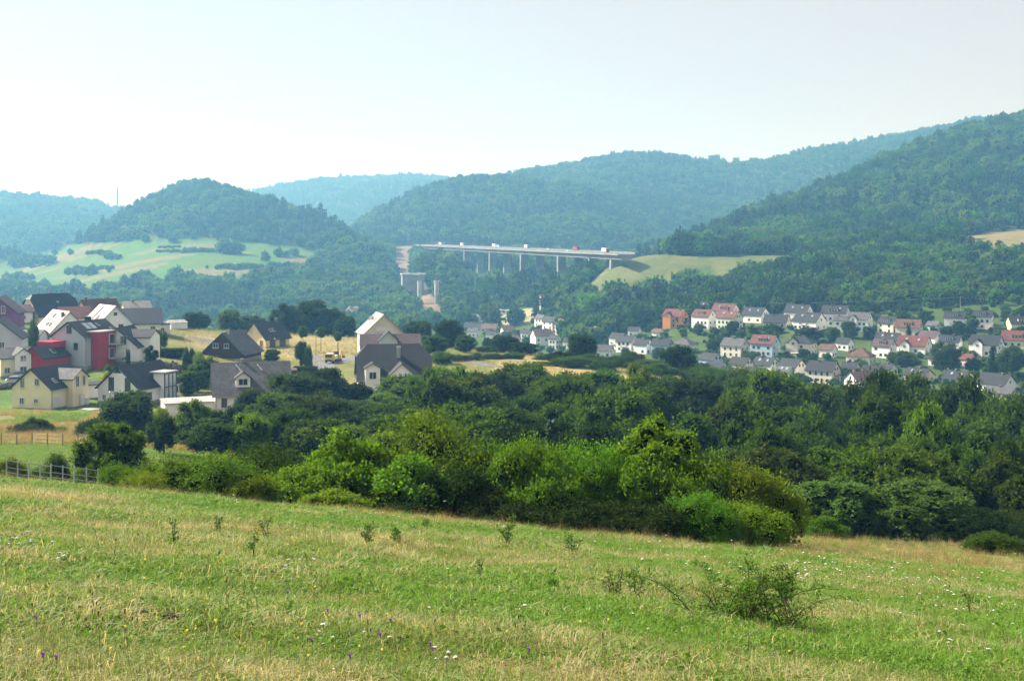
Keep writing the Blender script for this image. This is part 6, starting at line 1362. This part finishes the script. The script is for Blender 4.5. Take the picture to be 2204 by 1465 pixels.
while len(TT) < 90 and tries < 4000:
    tries += 1; x = r.uniform(985, 2230); y = r.uniform(660, 850)
    if x < 1400 and y > 770: continue
    if y < np.interp(x, [985, 1200, 1300, 1500, 1700, 2230], [676, 676, 670, 668, 658, 676]): continue
    p = hit(x, y, 440, 1040)
    if any(math.hypot(p[0] - a_, p[1] - b_) < d + 2.5 for a_, b_, d in TOWNP): continue
    if any(abs(p[0] - a_) < d + 1.5 and 0 < b_ - p[1] < 13 and r.random() < .75 for a_, b_, d in TOWNP): continue
    if any(math.hypot(p[0] - a_, p[1] - b_) < 6.5 for a_, b_ in TT): continue
    TT.append((p[0], p[1])); hgt = r.uniform(4, 7.5); w = hgt * r.uniform(.75, 1.05); tn = r.choice(['mid', 'mid', 'dark', 'light', 'grey'])
    rw, zn = zone(x, y); cw = {'dark': 'dark green', 'mid': 'green', 'light': 'light green', 'grey': 'grey-green'}[tn]
    tree(x, p[1], 0, 0, tn, '%s tree, %s rows of the town, %s' % (cw, rw, zn), TG, 'town_tree', 't', h=hgt, w=w)
P = []
r = np.random.default_rng(10)
while len(P) < 900:
    x, y = r.uniform(985, 2260), r.uniform(656, 850); p = hit(x, y, 440, 1040)
    if any(math.hypot(p[0] - a_, p[1] - b_) < d * .9 + 1 for a_, b_, d in TOWNP): continue
    P.append(p)
P = np.array(P); s = r.uniform(.18, .48, len(P)); s[P[:, 1] > 800] *= 1.5
scatter('garden_shrubs', P - [0, 0, .3], np.stack([s * 1.2, s * 1.2, s], 1), r.uniform(0, 6.28, len(P)), r.integers(0, 6, len(P)), C_FAR, 'low shrubs and hedges filling the gardens of the town', 'shrubs')

# ---------------------------------------------------------------- trees and hedgerows on the hill meadow
def hedgerow(x0, x1, yb, hp, lab, n=None, name='hedgerow', tint='far', seed=0, y0=1060):
    r = np.random.default_rng(seed + int(x0)); Vs, Fs, Ms, Rs = [], [], [], []; b = 0; n = n or max(2, int((x1 - x0) / max(hp * .6, 5)))
    o = np.array(hit((x0 + x1) / 2, yb, y0, 1900))
    for i in range(n):
        x = x0 + (x1 - x0) * (i + .5) / n; p = np.array(hit(x, yb + r.normal() * 1.0, y0, 1900)); s = hp / F * p[1] / 8.4 * r.uniform(.7, 1.1)
        V, Q, M, Rn = FARD[i % 6]; t = r.uniform(0, 6.28); ca, sa = math.cos(t), math.sin(t)
        V2 = np.stack([V[:, 0] * ca - V[:, 1] * sa, V[:, 0] * sa + V[:, 1] * ca, V[:, 2] - 1.0], 1) * s * [1.05, 1.05, 1] + (p - o)
        Vs.append(V2); Fs.append(Q + b); Ms.append(M); Rs.append(Rn); b += len(V2)
    e = empty(name, o); tag(e, lab, 'hedge' if n > 1 else 'tree', 'trees and hedges on the hill meadow')
    mobj('foliage' if n > 1 else 'crown', mesh_np('foliage', np.concatenate(Vs), np.concatenate(Fs), [LF[tint], SHADE_CORE], np.concatenate(Ms), attrs={'rnd': ('FACE', 'FLOAT', np.concatenate(Rs))}), e)
    if n == 1:
        mobj('trunk', TRUNKS[0], e, scale=(.9, .9, hp / F * o[1] / 11))
for i, (x0, x1, yb, hp, lab) in enumerate([
 (336, 395, 543, 9, 'lower side of the rectangular hedge high on the hill meadow'), (340, 388, 533, 7, 'upper side of the rectangular hedge high on the hill meadow'), (395, 470, 543, 13, 'hedge running right from the rectangular hedge'), (466, 520, 545, 34, 'tall tree clump at the right end of the upper hedge'),
 (20, 115, 572, 34, 'broad tree clump at the left end of the hill meadow'), (184, 240, 548, 14, 'loose shrub line in the upper left hill meadow'), (225, 262, 558, 18, 'shrub clump below the loose shrub line'), (139, 204, 592, 22, 'shrub clump in the lower left hill meadow'), (196, 246, 580, 14, 'low hedge beside the lower left shrub clump'),
 (461, 568, 578, 15, 'long dense hedge in the right hill meadow'), (572, 612, 577, 16, 'short hedge right of the long dense hedge'), (612, 662, 578, 18, 'hedge at the right end of the hill meadow'), (660, 690, 570, 22, 'dark bush clump where the hill meadow meets the wood'), (567, 608, 592, 13, 'low hedge below the short hedge'), (451, 506, 601, 13, 'low hedge in the lower hill meadow'), (5, 75, 602, 20, 'scrub line at the lower left of the hill meadow'), (590, 642, 552, 22, 'group of trees in the upper right hill meadow'), (285, 345, 612, 22, 'shrub group at the lower edge of the hill meadow')]):
    hedgerow(x0, x1, yb, hp, lab, seed=i)
for i, (x, yb, hp, lab) in enumerate([(373, 524, 22, 'single tree at the upper edge of the hill meadow'), (152, 547, 14, 'small single tree in the upper left hill meadow'), (572, 561, 28, 'round single tree in the right hill meadow'), (380, 604, 32, 'pointed tree in the lower middle hill meadow'), (408, 604, 26, 'rounded tree right of the pointed one on the hill meadow'), (270, 616, 26, 'rounded dark tree at the lower hill meadow edge'), (98, 620, 30, 'flat crowned pine at the lower left hill meadow'), (165, 628, 32, 'conical tree at the lower left hill meadow'), (445, 579, 9, 'tiny bush left of the long dense hedge'), (235, 585, 12, 'small bush in the middle left hill meadow'), (312, 521, 20, 'tree at the forest edge above the hill meadow'), (118, 547, 12, 'small tree at the top left corner of the hill meadow')]):
    hedgerow(x - hp * .4, x + hp * .4, yb, hp, lab, 1, 'meadow_tree', seed=50 + i)

for i, (x, hp) in enumerate([(1512, 14), (1530, 22), (1541, 24), (1556, 20), (1566, 12), (1584, 22), (1598, 14), (1612, 16), (1627, 13), (1643, 12), (1660, 14), (1676, 16), (1693, 12)]):
    Yd = 2890.; X = (x - CX) / F * Yd; z = Hs(X, Yd); e = empty('skyline_tree', (X, Yd, z), i * 1.3); s_ = hp * 1.35 / F * Yd; k = i % 3 == 1
    tag(e, 'gaunt single tree on the distant ridge saddle against the sky', 'tree', 'trees on the ridge saddle'); w_ = s_ * .5 / 5.6 if k else s_ * .62 / 9.5
    mobj('crown', FARM[6 + i % 2] if k else FARM[i % 6], e, (0, 0, s_ * .32), scale=(w_, w_, s_ * .68 / (11 if k else 8.2))); MB().tube([(0, 0, -2), (0, 0, s_ * .6)], [.6, .35], 5).build('trunk', BARK, e)

# ---------------------------------------------------------------- labels that still coincide: tell them apart by their place
def uniquify():
    by = {}
    for o in bpy.data.objects:
        if o.parent is None and 'category' in o and o.get('kind') is None: by.setdefault(o['label'], []).append(o)
    for lab, L in by.items():
        if len(L) < 2: continue
        L.sort(key=lambda o: o.location.x / max(o.location.y, 1))
        words = ['left', 'right'] if len(L) == 2 else ['first', 'second', 'third', 'fourth', 'fifth', 'sixth', 'seventh', 'eighth', 'ninth', 'tenth', 'eleventh', 'twelfth']
        for i, o in enumerate(L):
            if i < len(words): o['label'] = ('%s-hand %s' % (words[i], lab)) if len(L) == 2 else ('%s from left, %s' % (words[i], lab))
uniquify()
